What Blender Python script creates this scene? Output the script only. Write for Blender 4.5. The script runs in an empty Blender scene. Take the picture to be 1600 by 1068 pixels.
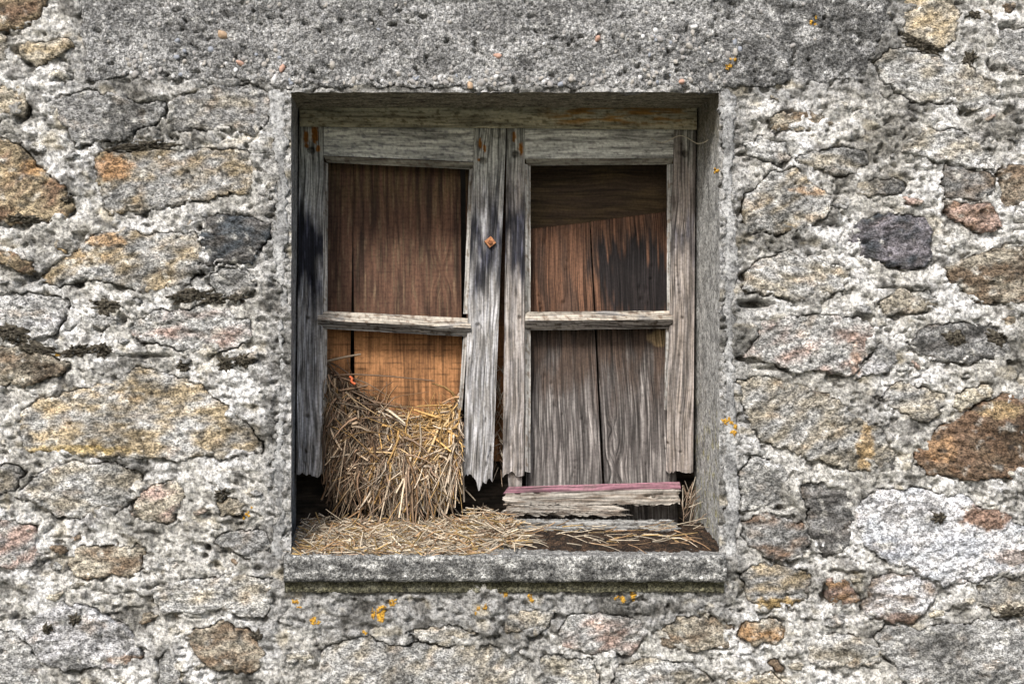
import bpy, math, random
import numpy as np
from mathutils import Vector

# ------------------------------------------------------------------ camera, sky, sun, exposure
S = bpy.context.scene
COL = S.collection
D = 2.4                       # metres from the lens to the wall face
VX, VY = 640.0, 528.0         # where the view axis meets the wall, in millimetres of the wall plan
CX, CZ = (VX - 800) / 1000, (534 - VY) / 1000

cam = bpy.data.cameras.new('camera')
cam_o = bpy.data.objects.new('camera', cam)
COL.objects.link(cam_o)
cam_o.location = (CX, -D, CZ)
cam_o.rotation_euler = (math.radians(90), 0, 0)
cam.sensor_width = 36
cam.lens = 36 * D / 1.6
cam.shift_x = (800 - VX) / 1600
cam.shift_y = -(534 - VY) / 1600
cam.clip_start = 0.05
cam.clip_end = 1000
S.camera = cam_o

SUN_EL, SUN_AZ = math.radians(40), math.radians(-20)   # azimuth measured from straight in front of the wall
w = bpy.data.worlds.new('World')
S.world = w
w.use_nodes = True
nt = w.node_tree
sky = nt.nodes.new('ShaderNodeTexSky')
sky.sky_type = 'NISHITA'
sky.sun_disc = False
sky.sun_elevation = SUN_EL
sky.sun_rotation = math.radians(180) - SUN_AZ
sky.air_density = 1.0
sky.dust_density = 3.0
sky.ozone_density = 0.6
bg = nt.nodes['Background']
nt.links.new(sky.outputs[0], bg.inputs[0])
bg.inputs[1].default_value = 0.065
sun = bpy.data.lights.new('sun', 'SUN')
sun.energy = 1.5
sun.angle = math.radians(11)
sun.color = (1.0, 0.97, 0.93)
sun_o = bpy.data.objects.new('sun', sun)
COL.objects.link(sun_o)
sun_o.location = (0, -3, 6)
sd = Vector((math.sin(SUN_AZ) * math.cos(SUN_EL), -math.cos(SUN_AZ) * math.cos(SUN_EL), math.sin(SUN_EL)))
sun_o.rotation_euler = (-sd).to_track_quat('-Z', 'Y').to_euler()
S.view_settings.view_transform = 'Standard'
S.view_settings.look = 'None'
S.view_settings.exposure = 1.36
S.view_settings.gamma = 1.0

# ------------------------------------------------------------------ numpy noise
def _h(ix, iy, seed):
    h = (ix.astype(np.int64) * 374761393 + iy.astype(np.int64) * 668265263 + seed * 974711 + 12345) & 0xFFFFFFFF
    h = ((h ^ (h >> 13)) * 1274126177) & 0xFFFFFFFF
    h = ((h ^ (h >> 16)) * 2246822519) & 0xFFFFFFFF
    return (h ^ (h >> 15)) & 0xFFFFFFFF

def pn(x, y, seed=0):
    x = np.asarray(x, float); y = np.asarray(y, float)
    x0 = np.floor(x); y0 = np.floor(y)
    fx = x - x0; fy = y - y0
    ux = fx * fx * fx * (fx * (fx * 6 - 15) + 10); uy = fy * fy * fy * (fy * (fy * 6 - 15) + 10)
    def g(i, j):
        a = _h(x0 + i, y0 + j, seed) * (2 * math.pi / 4294967296.0)
        return np.cos(a) * (fx - i) + np.sin(a) * (fy - j)
    n = (g(0, 0) * (1 - ux) + g(1, 0) * ux) * (1 - uy) + (g(0, 1) * (1 - ux) + g(1, 1) * ux) * uy
    return n * 1.5

def fbm(x, y, o=4, seed=0, gain=0.5):
    s = 0; a = 1; t = 0
    for i in range(o):
        s = s + a * pn(x * 2 ** i, y * 2 ** i, seed + i * 17)
        t += a; a *= gain
    return s / t * 1.3

def worley(x, y, seed=0):
    x0 = np.floor(x); y0 = np.floor(y)
    best = np.full(np.shape(x), 9.0); sec = best.copy(); cid = np.zeros(np.shape(x))
    for i in (-1, 0, 1):
        for j in (-1, 0, 1):
            h = _h(x0 + i, y0 + j, seed)
            px = x0 + i + (h & 0xFFFF) / 65536.0; py = y0 + j + (h >> 16) / 65536.0
            d = np.hypot(px - x, py - y)
            nb = d < best
            sec = np.where(nb, best, np.minimum(sec, d))
            cid = np.where(nb, (_h(x0 + i, y0 + j, seed + 7) & 0xFFFF) / 65536.0, cid)
            best = np.where(nb, d, best)
    return best, sec, cid

def sst(a, b, x):
    t = np.clip((x - a) / (b - a), 0, 1)
    return t * t * (3 - 2 * t)

def mix(a, b, t):
    t = np.asarray(t)[..., None]
    return np.asarray(a) * (1 - t) + np.asarray(b) * t

# plan coordinates: px (millimetres to the right, 800 = wall centre), py (millimetres downwards), Y depth into the wall
def W(px, py, Y):
    k = (D + Y) / D
    return CX + (px - VX) / 1000 * k, Y, CZ + (VY - py) / 1000 * k

# ------------------------------------------------------------------ mesh and object helpers
def build(name, V, quads, mat, parent=None, col=None, gr=None, smooth=True, origin=None, tris=None):
    V = np.asarray(V, float).reshape(-1, 3)
    o_ = np.array(origin if origin is not None else (0, 0, 0), float)
    me = bpy.data.meshes.new(name)
    nq = len(quads); ntr = 0 if tris is None else len(tris)
    me.vertices.add(len(V)); me.vertices.foreach_set('co', (V - o_).ravel())
    loops = np.asarray(quads, np.int32).ravel()
    if ntr: loops = np.concatenate([loops, np.asarray(tris, np.int32).ravel()])
    me.loops.add(len(loops)); me.loops.foreach_set('vertex_index', loops)
    me.polygons.add(nq + ntr)
    st = np.concatenate([np.arange(nq) * 4, nq * 4 + np.arange(ntr) * 3]).astype(np.int32)
    me.polygons.foreach_set('loop_start', st)
    me.update(calc_edges=True)
    me.polygons.foreach_set('use_smooth', np.full(nq + ntr, smooth, bool))
    if col is not None:
        a = me.attributes.new('Col', 'FLOAT_COLOR', 'POINT')
        c = np.ones((len(V), 4)); c[:, :3] = np.clip(np.asarray(col).reshape(-1, 3), 0.004, 0.9)
        a.data.foreach_set('color', c.ravel())
    if gr is not None:
        a = me.attributes.new('gr', 'FLOAT_VECTOR', 'POINT')
        a.data.foreach_set('vector', np.asarray(gr, float).ravel())
    me.materials.append(mat)
    ob = bpy.data.objects.new(name, me)
    COL.objects.link(ob)
    ob.location = o_
    if parent is not None:
        ob.parent = parent
        ob.matrix_parent_inverse = parent.matrix_basis.inverted()
    return ob

def grid_quads(nu, nv, keep=None, flip=False):
    i, j = np.meshgrid(np.arange(nu - 1), np.arange(nv - 1), indexing='ij')
    a = i * nv + j
    q = np.stack([a, a + 1, a + nv + 1, a + nv], -1)
    if flip: q = q[..., ::-1]
    q = q.reshape(-1, 4)
    return q if keep is None else q[keep.ravel()]

def empty(name, loc):
    o = bpy.data.objects.new(name, None)
    o.location = loc; o.empty_display_size = 0.05
    COL.objects.link(o)
    bpy.context.view_layer.update()
    return o

def tag(o, label, cat, group=None, kind=None):
    if label: o['label'] = label
    if cat: o['category'] = cat
    if group: o['group'] = group
    if kind: o['kind'] = kind
    return o

# ------------------------------------------------------------------ materials
def N(t, typ, **kw):
    n = t.nodes.new(typ)
    for k, v in kw.items(): setattr(n, k, v)
    return n

def ramp(t, fac, stops):
    r = N(t, 'ShaderNodeValToRGB')
    e = r.color_ramp.elements
    while len(e) < len(stops): e.new(0.5)
    for i, (p, c) in enumerate(stops):
        e[i].position = p
        e[i].color = (c, c, c, 1) if not hasattr(c, '__len__') else (*c, 1)
    t.links.new(fac, r.inputs[0])
    return r.outputs[0]

def noise_node(t, vec, scale, detail=3, rough=0.6):
    n = N(t, 'ShaderNodeTexNoise')
    n.inputs['Scale'].default_value = scale
    n.inputs['Detail'].default_value = detail
    n.inputs['Roughness'].default_value = rough
    t.links.new(vec, n.inputs['Vector'])
    return n.outputs[0]

def mul(t, a, b, fac=1.0):
    m = N(t, 'ShaderNodeMix', data_type='RGBA', blend_type='MULTIPLY')
    m.inputs[0].default_value = fac
    t.links.new(a, m.inputs[6]); t.links.new(b, m.inputs[7])
    return m.outputs[2]

def rock_mat(name, fine=420, mid=110, lo=0.35, hi=1.45, bump=0.6, rough=0.92, grains=0.0, bed=1.0):
    m = bpy.data.materials.new(name); m.use_nodes = True
    t = m.node_tree; b = t.nodes['Principled BSDF']
    at = N(t, 'ShaderNodeAttribute', attribute_name='Col')
    geo = N(t, 'ShaderNodeNewGeometry')
    pos = geo.outputs['Position']
    if bed != 1.0:
        mp = N(t, 'ShaderNodeMapping'); mp.inputs['Scale'].default_value = (1 / bed, 1, bed); mp.inputs['Rotation'].default_value = (0, .22, 0)
        t.links.new(pos, mp.inputs['Vector']); pos = mp.outputs[0]
    n1 = noise_node(t, pos, fine, 3, 0.7)
    n2 = noise_node(t, pos, mid, 4, 0.65)
    c = mul(t, at.outputs[0], ramp(t, n1, [(0.40, lo), (0.5, 1.0), (0.62, hi)]))
    n4 = noise_node(t, pos, fine * .45, 2, 0.6)
    c = mul(t, c, ramp(t, n4, [(0.36, 0.5), (0.48, 1.0), (0.62, 1.3)]))
    c = mul(t, c, ramp(t, n2, [(0.38, 0.6), (0.5, 1.0), (0.64, 1.25)]))
    hsum = N(t, 'ShaderNodeMath', operation='ADD')
    t.links.new(n1, hsum.inputs[0]); t.links.new(n2, hsum.inputs[1])
    h = hsum.outputs[0]
    if grains:
        v = N(t, 'ShaderNodeTexVoronoi'); v.inputs['Scale'].default_value = grains
        t.links.new(pos, v.inputs['Vector'])
        hs = N(t, 'ShaderNodeSeparateColor'); t.links.new(v.outputs['Color'], hs.inputs[0])
        c = mul(t, c, ramp(t, hs.outputs[0], [(0.0, 0.75), (0.5, 1.0), (0.93, 1.05), (1.0, 1.6)]))
        sb = N(t, 'ShaderNodeMath', operation='SUBTRACT')
        t.links.new(h, sb.inputs[0]); t.links.new(v.outputs['Distance'], sb.inputs[1])
        h = sb.outputs[0]
    t.links.new(c, b.inputs['Base Color'])
    b.inputs['Roughness'].default_value = rough
    b.inputs['Specular IOR Level'].default_value = 0.25
    bp = N(t, 'ShaderNodeBump'); bp.inputs['Strength'].default_value = bump
    bp.inputs['Distance'].default_value = 0.004
    t.links.new(h, bp.inputs['Height']); t.links.new(bp.outputs[0], b.inputs['Normal'])
    return m

def wood_mat(name, across=420, along=14, lo=0.35, hi=1.35, bump=0.5, rough=0.8):
    m = bpy.data.materials.new(name); m.use_nodes = True
    t = m.node_tree; b = t.nodes['Principled BSDF']
    at = N(t, 'ShaderNodeAttribute', attribute_name='Col')
    gr = N(t, 'ShaderNodeAttribute', attribute_name='gr')
    def st(sx, sy):
        mp = N(t, 'ShaderNodeMapping'); mp.inputs['Scale'].default_value = (sx, sy, 1)
        t.links.new(gr.outputs['Vector'], mp.inputs['Vector'])
        return mp.outputs[0]
    n1 = noise_node(t, st(across, along), 1.0, 3, 0.6)
    n2 = noise_node(t, st(across * 0.3, along * 0.35), 1.0, 4, 0.6)
    n3 = noise_node(t, st(260, 230), 1.0, 2, 0.6)
    c = mul(t, at.outputs[0], ramp(t, n1, [(0.40, lo), (0.5, 1.0), (0.62, hi)]))
    c = mul(t, c, ramp(t, n2, [(0.38, 0.5), (0.5, 1.0), (0.64, 1.25)]))
    c = mul(t, c, ramp(t, n3, [(0.3, 0.75), (0.5, 1.0), (0.7, 1.15)]))
    t.links.new(c, b.inputs['Base Color'])
    b.inputs['Roughness'].default_value = rough
    b.inputs['Specular IOR Level'].default_value = 0.25
    ad = N(t, 'ShaderNodeMath', operation='ADD')
    t.links.new(n1, ad.inputs[0]); t.links.new(n2, ad.inputs[1])
    bp = N(t, 'ShaderNodeBump'); bp.inputs['Strength'].default_value = bump
    bp.inputs['Distance'].default_value = 0.003
    t.links.new(ad.outputs[0], bp.inputs['Height']); t.links.new(bp.outputs[0], b.inputs['Normal'])
    return m

def plain_mat(name, rough=0.7, scale=300, lo=0.7, hi=1.2, spec=0.3):
    m = bpy.data.materials.new(name); m.use_nodes = True
    t = m.node_tree; b = t.nodes['Principled BSDF']
    at = N(t, 'ShaderNodeAttribute', attribute_name='Col')
    geo = N(t, 'ShaderNodeNewGeometry')
    n1 = noise_node(t, geo.outputs['Position'], scale, 3, 0.6)
    t.links.new(mul(t, at.outputs[0], ramp(t, n1, [(0.33, lo), (0.5, 1.0), (0.67, hi)])), b.inputs['Base Color'])
    b.inputs['Roughness'].default_value = rough
    b.inputs['Specular IOR Level'].default_value = spec
    bp = N(t, 'ShaderNodeBump'); bp.inputs['Strength'].default_value = 0.4
    bp.inputs['Distance'].default_value = 0.002
    t.links.new(n1, bp.inputs['Height']); t.links.new(bp.outputs[0], b.inputs['Normal'])
    return m

M_stone = rock_mat('rough_stone', 380, 95, 0.42, 1.4, 0.6, 0.85, bed=1.2)
M_mortar = rock_mat('lime_mortar', 430, 120, 0.66, 1.2, 0.65)
M_conc = rock_mat('weathered_concrete', 460, 170, 0.4, 1.5, 0.8, grains=210)
M_cement = rock_mat('smooth_cement', 520, 90, 0.78, 1.15, 0.3)
M_wood = wood_mat('weathered_wood', 620, 11, 0.42, 1.3, 0.5)
M_paint = wood_mat('flaking_paint', 300, 22, 0.72, 1.12, 0.35)
M_board = wood_mat('old_board', 420, 18, 0.78, 1.18, 0.3)
M_straw = plain_mat('dry_straw', 0.6, 260, 0.75, 1.2, 0.35)
M_moss = plain_mat('moss_cushion', 1.0, 420, 0.4, 1.6, 0.1)
M_rust = plain_mat('rusty_iron', 0.8, 350, 0.6, 1.3)
M_pebble = plain_mat('river_pebble', 0.75, 260, 0.75, 1.2)
M_soil = rock_mat('dark_soil', 500, 160, 0.3, 1.7, 1.0, 1.0)
M_dark = plain_mat('dark_interior', 1.0, 40, 0.8, 1.1, 0.0)
M_ground = rock_mat('grassy_earth', 30, 6, 0.6, 1.3, 0.5)

# ------------------------------------------------------------------ stones of the wall: outline, tint, look
PAL = dict(grey=(.29, .29, .285), lgrey=(.42, .42, .41), tan=(.38, .345, .28), ochre=(.385, .315, .21), rust=(.215, .142, .095),
           brown=(.20, .15, .105), slate=(.060, .070, .080), purple=(.23, .215, .235), white=(.56, .56, .575), pink=(.40, .30, .26),
           dark=(.12, .115, .11), cream=(.52, .48, .39), orange=(.40, .25, .13), black=(.03, .028, .026), blue=(.45, .47, .50))
# (outline, main tint, second tint, how much of it, dark lichen, proud mm, bedding tilt deg)
ST = [
 ("-60,-40 78,-40 75,0 68,18 45,38 20,44 -60,46", 'rust', 'ochre', .5, .35, 4, 10),
 ("32,72 40,64 67,62 108,64 112,74 98,91 74,98 57,104 34,91", 'tan', 'ochre', .5, .3, 10, 5),
 ("-60,54 0,52 14,62 16,75 10,92 -60,98", 'tan', 'grey', .5, .3, 4, 20),
 ("-60,140 30,135 45,160 40,180 -60,192", 'tan', 'ochre', .4, .3, 4, 0),
 ("67,148 135,143 179,148 219,162 253,158 259,168 251,187 232,202 221,202 189,219 118,226 104,206 91,189 72,168", 'grey', 'lgrey', .5, .45, 7, 12),
 ("262,158 280,145 323,135 398,133 424,142 426,175 414,199 388,209 337,202 297,206 270,202 261,182", 'grey', 'tan', .3, .35, 5, 5),
 ("148,249 175,236 202,238 249,233 303,233 388,233 398,253 404,270 388,300 337,307 324,313 270,324 216,330 169,337 163,313 148,290", 'lgrey', 'ochre', .55, .3, 6, 18),
 ("-60,212 0,216 20,226 47,246 74,270 101,290 111,307 120,322 111,337 50,350 -60,354", 'ochre', 'rust', .45, .45, 9, 35),
 ("418,285 428,280 430,300 424,312 416,308", 'tan', 'grey', .5, .2, 3, 0),
 ("317,347 327,338 370,336 420,345 424,368 402,393 395,408 356,415 319,415 316,383", 'slate', 'dark', .5, .1, 9, 8),
 ("64,432 92,404 121,390 142,368 157,358 199,358 228,365 249,361 302,361 314,372 314,422 292,447 249,454 199,450 153,440 117,443 66,441", 'lgrey', 'ochre', .5, .3, 8, 20),
 ("-60,385 0,391 14,390 60,422 50,432 21,418 -60,400", 'rust', 'ochre', .5, .2, 12, 35),
 ("331,424 388,420 406,432 402,454 374,463 342,457 327,440", 'lgrey', 'grey', .5, .4, 4, 0),
 ("-60,463 43,459 107,465 103,493 78,525 46,532 18,518 -60,507", 'lgrey', 'white', .4, .2, 4, 0),
 ("199,511 249,484 302,480 356,478 391,497 388,532 342,553 285,550 263,539 221,532", 'lgrey', 'pink', .2, .45, 5, 10),
 ("-60,543 32,539 82,557 110,568 100,585 71,593 36,600 -60,607", 'tan', 'brown', .5, .3, 8, 8),
 ("28,645 57,628 117,612 175,592 213,577 263,582 313,600 345,630 385,660 406,690 403,710 300,716 121,713 40,707 30,680", 'ochre', 'lgrey', .55, .35, 9, 6),
 ("38,762 76,728 114,721 172,724 220,741 220,765 200,793 165,807 124,810 86,807 62,790 30,776", 'lgrey', 'tan', .35, .3, 6, 8),
 ("217,769 241,757 269,752 286,765 283,793 272,813 234,810 207,802", 'tan', 'pink', .3, .35, 8, 15),
 ("338,783 365,776 386,786 376,803 348,807", 'tan', 'ochre', .4, .2, 4, 0),
 ("-60,820 17,813 52,820 66,865 52,886 21,890 -60,875", 'grey', 'pink', .45, .35, 5, 30),
 ("-60,735 20,722 34,740 30,768 -60,790", 'tan', 'grey', .5, .3, 4, 10),
 ("103,879 121,858 165,845 207,852 227,858 220,893 193,903 138,903 110,893", 'tan', 'brown', .45, .3, 5, 6),
 ("331,848 348,834 386,827 417,834 424,852 413,872 386,872 348,855", 'grey', 'lgrey', .5, .4, 5, 20),
 ("238,917 262,910 310,900 372,896 424,903 427,934 413,965 372,960 331,955 283,953 255,957 241,938", 'lgrey', 'tan', .35, .3, 9, 4),
 ("28,972 52,965 100,945 138,941 165,962 193,976 220,993 220,1031 172,1041 131,1045 100,1048 69,1034 45,1003", 'white', 'grey', .5, .4, 9, 25),
 ("293,993 310,979 345,972 396,989 413,1017 407,1041 379,1051 345,1050 320,1038 303,1017", 'brown', 'tan', .5, .3, 9, 10),
 ("248,1031 262,1019 279,1031 290,1110 252,1110", 'lgrey', 'grey', .5, .3, 5, 0),
 ("-60,970 20,985 45,1010 72,1045 62,1110 -60,1110", 'lgrey', 'grey', .5, .35, 5, 20),
 ("1410,13 1423,-20 1474,-20 1501,27 1494,67 1460,81 1423,61 1406,44", 'tan', 'ochre', .5, .35, 5, 30),
 ("1548,72 1565,50 1660,45 1660,124 1560,108 1545,90", 'grey', 'lgrey', .4, .35, 7, 10),
 ("1386,79 1417,81 1460,89 1514,104 1555,128 1561,145 1545,165 1521,174 1477,162 1444,165 1417,152 1380,135 1369,94", 'lgrey', 'tan', .4, .35, 8, 12),
 ("1406,219 1444,202 1487,202 1524,216 1551,243 1558,270 1518,266 1474,256 1433,246 1410,233", 'lgrey', 'tan', .4, .3, 7, 15),
 ("1241,249 1272,236 1322,226 1349,233 1356,256 1336,273 1309,276 1272,266", 'grey', 'tan', .5, .3, 6, -15),
 ("1336,290 1356,280 1406,278 1420,293 1406,305 1369,307 1339,303", 'grey', 'tan', .4, .3, 7, 0),
 ("1171,303 1204,270 1238,266 1282,290 1309,310 1289,337 1255,360 1171,365 1164,324", 'lgrey', 'ochre', .25, .25, 6, 30),
 ("1474,314 1518,318 1541,318 1558,333 1575,358 1547,366 1522,363 1490,345 1478,330", 'pink', 'rust', .45, .2, 8, 35),
 ("1330,351 1348,338 1405,333 1451,343 1458,361 1451,404 1422,424 1390,416 1355,400 1322,379", 'purple', 'slate', .4, .3, 7, 15),
 ("1474,262 1520,268 1555,277 1555,300 1530,312 1482,308 1470,285", 'grey', 'brown', .4, .3, 4, 10),
 ("1563,262 1660,255 1660,345 1575,320 1563,300", 'brown', 'tan', .45, .3, 6, 20),
 ("1165,225 1190,212 1225,225 1240,245 1215,258 1180,250", 'lgrey', 'grey', .4, .3, 6, 0),
 ("1205,185 1240,170 1290,178 1300,195 1260,205 1215,203", 'tan', 'brown', .45, .4, 5, 5),
 ("1476,418 1497,404 1543,386 1660,382 1660,474 1547,472 1511,463 1487,447", 'brown', 'tan', .5, .35, 8, 10),
 ("1163,425 1191,404 1237,397 1277,404 1330,422 1319,450 1291,466 1235,468 1205,462 1163,452", 'lgrey', 'tan', .35, .3, 9, -14),
 ("1369,472 1405,454 1455,454 1472,472 1458,486 1415,493 1383,490", 'tan', 'lgrey', .4, .2, 6, 10),
 ("1188,497 1227,495 1280,490 1341,497 1369,518 1358,547 1334,586 1291,582 1245,578 1191,564 1166,554 1184,525", 'lgrey', 'pink', .25, .35, 9, 25),
 ("1415,532 1440,514 1483,504 1547,507 1572,529 1583,561 1540,561 1476,564 1433,557", 'grey', 'dark', .5, .6, 7, 15),
 ("1338,588 1362,550 1378,532 1400,563 1385,580 1352,590", 'lgrey', 'white', .4, .3, 5, 40),
 ("1373,621 1394,603 1440,603 1479,621 1462,653 1433,657 1398,639", 'tan', 'grey', .5, .3, 7, 12),
 ("1483,628 1501,614 1543,600 1551,614 1522,632 1497,642", 'cream', 'tan', .3, .1, 10, -20),
 ("1426,710 1462,671 1511,642 1565,614 1660,600 1660,745 1551,747 1492,750 1451,741 1428,715", 'rust', 'brown', .5, .3, 10, -25),
 ("1156,593 1191,589 1255,603 1305,625 1341,653 1376,674 1398,703 1400,712 1390,735 1361,738 1313,731 1268,721 1230,705 1190,690 1165,650", 'tan', 'lgrey', .5, .35, 9, 35),
 ("1334,790 1361,765 1430,763 1499,772 1551,795 1600,822 1660,835 1660,898 1530,900 1475,915 1430,890 1390,880 1350,850 1340,820", 'white', 'blue', .5, .2, 8, 20),
 ("1345,940 1360,905 1400,895 1450,905 1468,925 1440,955 1425,975 1390,972 1355,957", 'white', 'brown', .25, .25, 8, 10),
 ("1252,757 1330,747 1335,800 1325,855 1290,868 1268,840 1262,800", 'dark', 'grey', .5, .5, 3, 0),
 ("1161,814 1189,802 1234,807 1261,817 1265,845 1251,869 1234,879 1192,869 1165,848", 'grey', 'rust', .2, .4, 8, 10),
 ("1155,740 1175,710 1220,725 1240,760 1230,790 1190,800 1155,795", 'grey', 'lgrey', .4, .4, 6, 30),
 ("1158,890 1185,878 1230,885 1265,900 1262,935 1240,950 1180,955 1165,930", 'grey', 'ochre', .5, .3, 6, 10),
 ("1289,905 1310,900 1335,915 1340,940 1320,952 1295,940", 'pink', 'orange', .4, .25, 7, 30),
 ("1155,985 1170,968 1210,965 1230,980 1215,1002 1175,1010", 'tan', 'orange', .4, .25, 7, 20),
 ("1262,1010 1290,990 1340,990 1370,1010 1370,1035 1340,1045 1290,1043 1265,1030", 'lgrey', 'tan', .4, .3, 6, 5),
 ("1370,990 1390,977 1440,980 1500,972 1560,968 1660,958 1660,1110 1440,1110 1400,1045 1372,1018", 'grey', 'lgrey', .5, .45, 9, 20),
 ("1200,1035 1212,1027 1228,1045 1215,1053", 'brown', 'rust', .5, .2, 6, 0),
 ("1525,908 1660,905 1660,950 1560,960 1530,945", 'grey', 'tan', .3, .4, 5, 0),
 ("1132,1060 1200,1052 1252,1072 1250,1110 1132,1110", 'tan', 'ochre', .4, .2, 5, 10),
 ("785,964 830,952 868,955 850,980 825,992 790,985", 'tan', 'grey', .5, .3, 8, -20),
 ("870,985 890,960 940,957 1000,967 1010,990 985,1018 930,1018 880,1010", 'lgrey', 'pink', .35, .25, 8, 25),
 ("1028,985 1060,966 1110,964 1145,977 1140,1010 1090,1018 1040,1008", 'tan', 'brown', .4, .45, 6, 0),
 ("628,988 660,978 720,976 745,988 720,1000 660,1005", 'lgrey', 'tan', .4, .3, 5, 10),
 ("500,1015 560,994 640,1010 740,1004 800,1014 832,1035 828,1110 490,1110", 'lgrey', 'tan', .4, .35, 7, 40),
 ("842,1030 870,1022 920,1027 938,1050 932,1110 840,1110", 'lgrey', 'cream', .4, .3, 6, 0),
 ("960,1040 1010,1028 1080,1035 1115,1060 1110,1110 955,1110", 'lgrey', 'tan', .3, .3, 5, 10),
 ("305,470 330,466 352,470 350,476 310,478", 'grey', 'dark', .4, .3, 3, 0),
 ("120,480 150,470 185,478 190,500 160,515 128,505", 'lgrey', 'cream', .4, .2, 4, 0),
 ("225,640 232,640 232,642 225,642", 'lgrey', 'tan', .1, .1, 1, 0),
]
ST = ST[:-1]
rs = random.Random(11)
# stones beyond what the photograph frames, so the wall goes on
def free(x, y):
    return not (-130 < x < 1730 and -110 < y < 1180)
yy = -1150
while yy < 1950:
    hh = rs.uniform(95, 150); xx = -1350 + rs.uniform(0, 100)
    while xx < 2950:
        ww = rs.uniform(130, 290)
        cx_, cy_ = xx + ww / 2, yy + hh / 2
        if free(cx_ - ww * .42, cy_) and free(cx_ + ww * .42, cy_) and free(cx_, cy_ - hh * .4) and free(cx_, cy_ + hh * .4):
            n = rs.randint(8, 11); pts = []
            for k in range(n):
                a = 2 * math.pi * k / n + rs.uniform(-.15, .15)
                e = 1 / max(abs(math.cos(a)) ** 1.5 + abs(math.sin(a)) ** 1.5, .8)
                pts.append(f"{cx_ + math.cos(a) * ww * .45 * e * rs.uniform(.82, 1):.0f},{cy_ + math.sin(a) * hh * .43 * e * rs.uniform(.8, 1):.0f}")
            a, b = rs.choice([('grey', 'lgrey'), ('lgrey', 'tan'), ('tan', 'ochre'), ('lgrey', 'ochre'), ('brown', 'tan'), ('grey', 'tan')])
            ST.append((' '.join(pts), a, b, .45, .35, rs.uniform(4, 9), rs.uniform(-20, 30)))
        xx += ww + rs.uniform(5, 25)
    yy += hh + 8

BIG_N = len(ST)
def parse(s):
    return np.array([[float(v) for v in p.split(',')] for p in s.split()])

def chaikin(P, k=1):
    for _ in range(k):
        Q = np.roll(P, -1, 0)
        P = np.stack([P * .88 + Q * .12, P * .12 + Q * .88], 1).reshape(-1, 2)
    return P

def sdf(X, Y, P):
    """signed distance (mm, inside negative) and whether the nearest edge lies above"""
    best = np.full(X.shape, 1e9); up = np.zeros(X.shape); ins = np.zeros(X.shape, bool)
    n = len(P)
    for i in range(n):
        ax, ay = P[i]; bx, by = P[(i + 1) % n]
        ex, ey = bx - ax, by - ay
        L = ex * ex + ey * ey + 1e-9
        t = np.clip(((X - ax) * ex + (Y - ay) * ey) / L, 0, 1)
        qx, qy = X - (ax + t * ex), Y - (ay + t * ey)
        d = qx * qx + qy * qy
        m = d < best
        best = np.where(m, d, best); up = np.where(m, qy, up)
        c = ((ay > Y) != (by > Y)) & (X < (bx - ax) * (Y - ay) / (by - ay + 1e-12) + ax)
        ins ^= c
    d = np.sqrt(best)
    return np.where(ins, -d, d), up / (d + 1e-6)

def warp(X, Y):
    return (X + 8 * fbm(X / 42, Y / 42, 3, 5) + 3.2 * pn(X / 13, Y / 13, 15) + 1.8 * pn(X / 6, Y / 6, 8),
            Y + 8 * fbm(X / 42, Y / 42, 3, 6) + 3.2 * pn(X / 13, Y / 13, 16) + 1.8 * pn(X / 6, Y / 6, 9))

CONCRETE = [  # cast pieces set flush in the wall: lintel face and the two jamb faces
 ('lintel', "-20,-70 1388,-70 1392,30 1372,70 1345,118 1290,128 1200,134 1132,139 800,138 458,137 430,132 380,128 300,124 205,120 134,132 129,70 126,0"),
 ('jamb', "418,136 450,139 448,400 445,700 442,872 420,872 432,800 425,740 438,640 440,480 424,400 433,300 426,200"),
 ('jamb', "1128,141 1148,150 1146,300 1153,420 1147,560 1151,700 1153,800 1150,872 1133,872 1131,500"),
]
CONCRETE[0] = ('lintel', "128,-70 1388,-70 1392,30 1372,70 1345,118 1290,128 1200,134 1132,139 800,138 458,137 430,132 380,128 300,124 205,120 134,132 129,70 126,0")

# ------------------------------------------------------------------ ground and wall
gq = 400
g = build('ground', [(-gq, -gq, -1.45), (gq, -gq, -1.45), (gq, gq, -1.45), (-gq, gq, -1.45)], [(0, 1, 2, 3)], M_ground, col=[(.13, .13, .10)] * 4)
g['kind'] = 'structure'

wall = empty('stone_wall', (0, 0, -1.45))
tag(wall, 'old rubble stone wall with pale lime mortar around the small window', 'wall', kind='thing')

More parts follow.
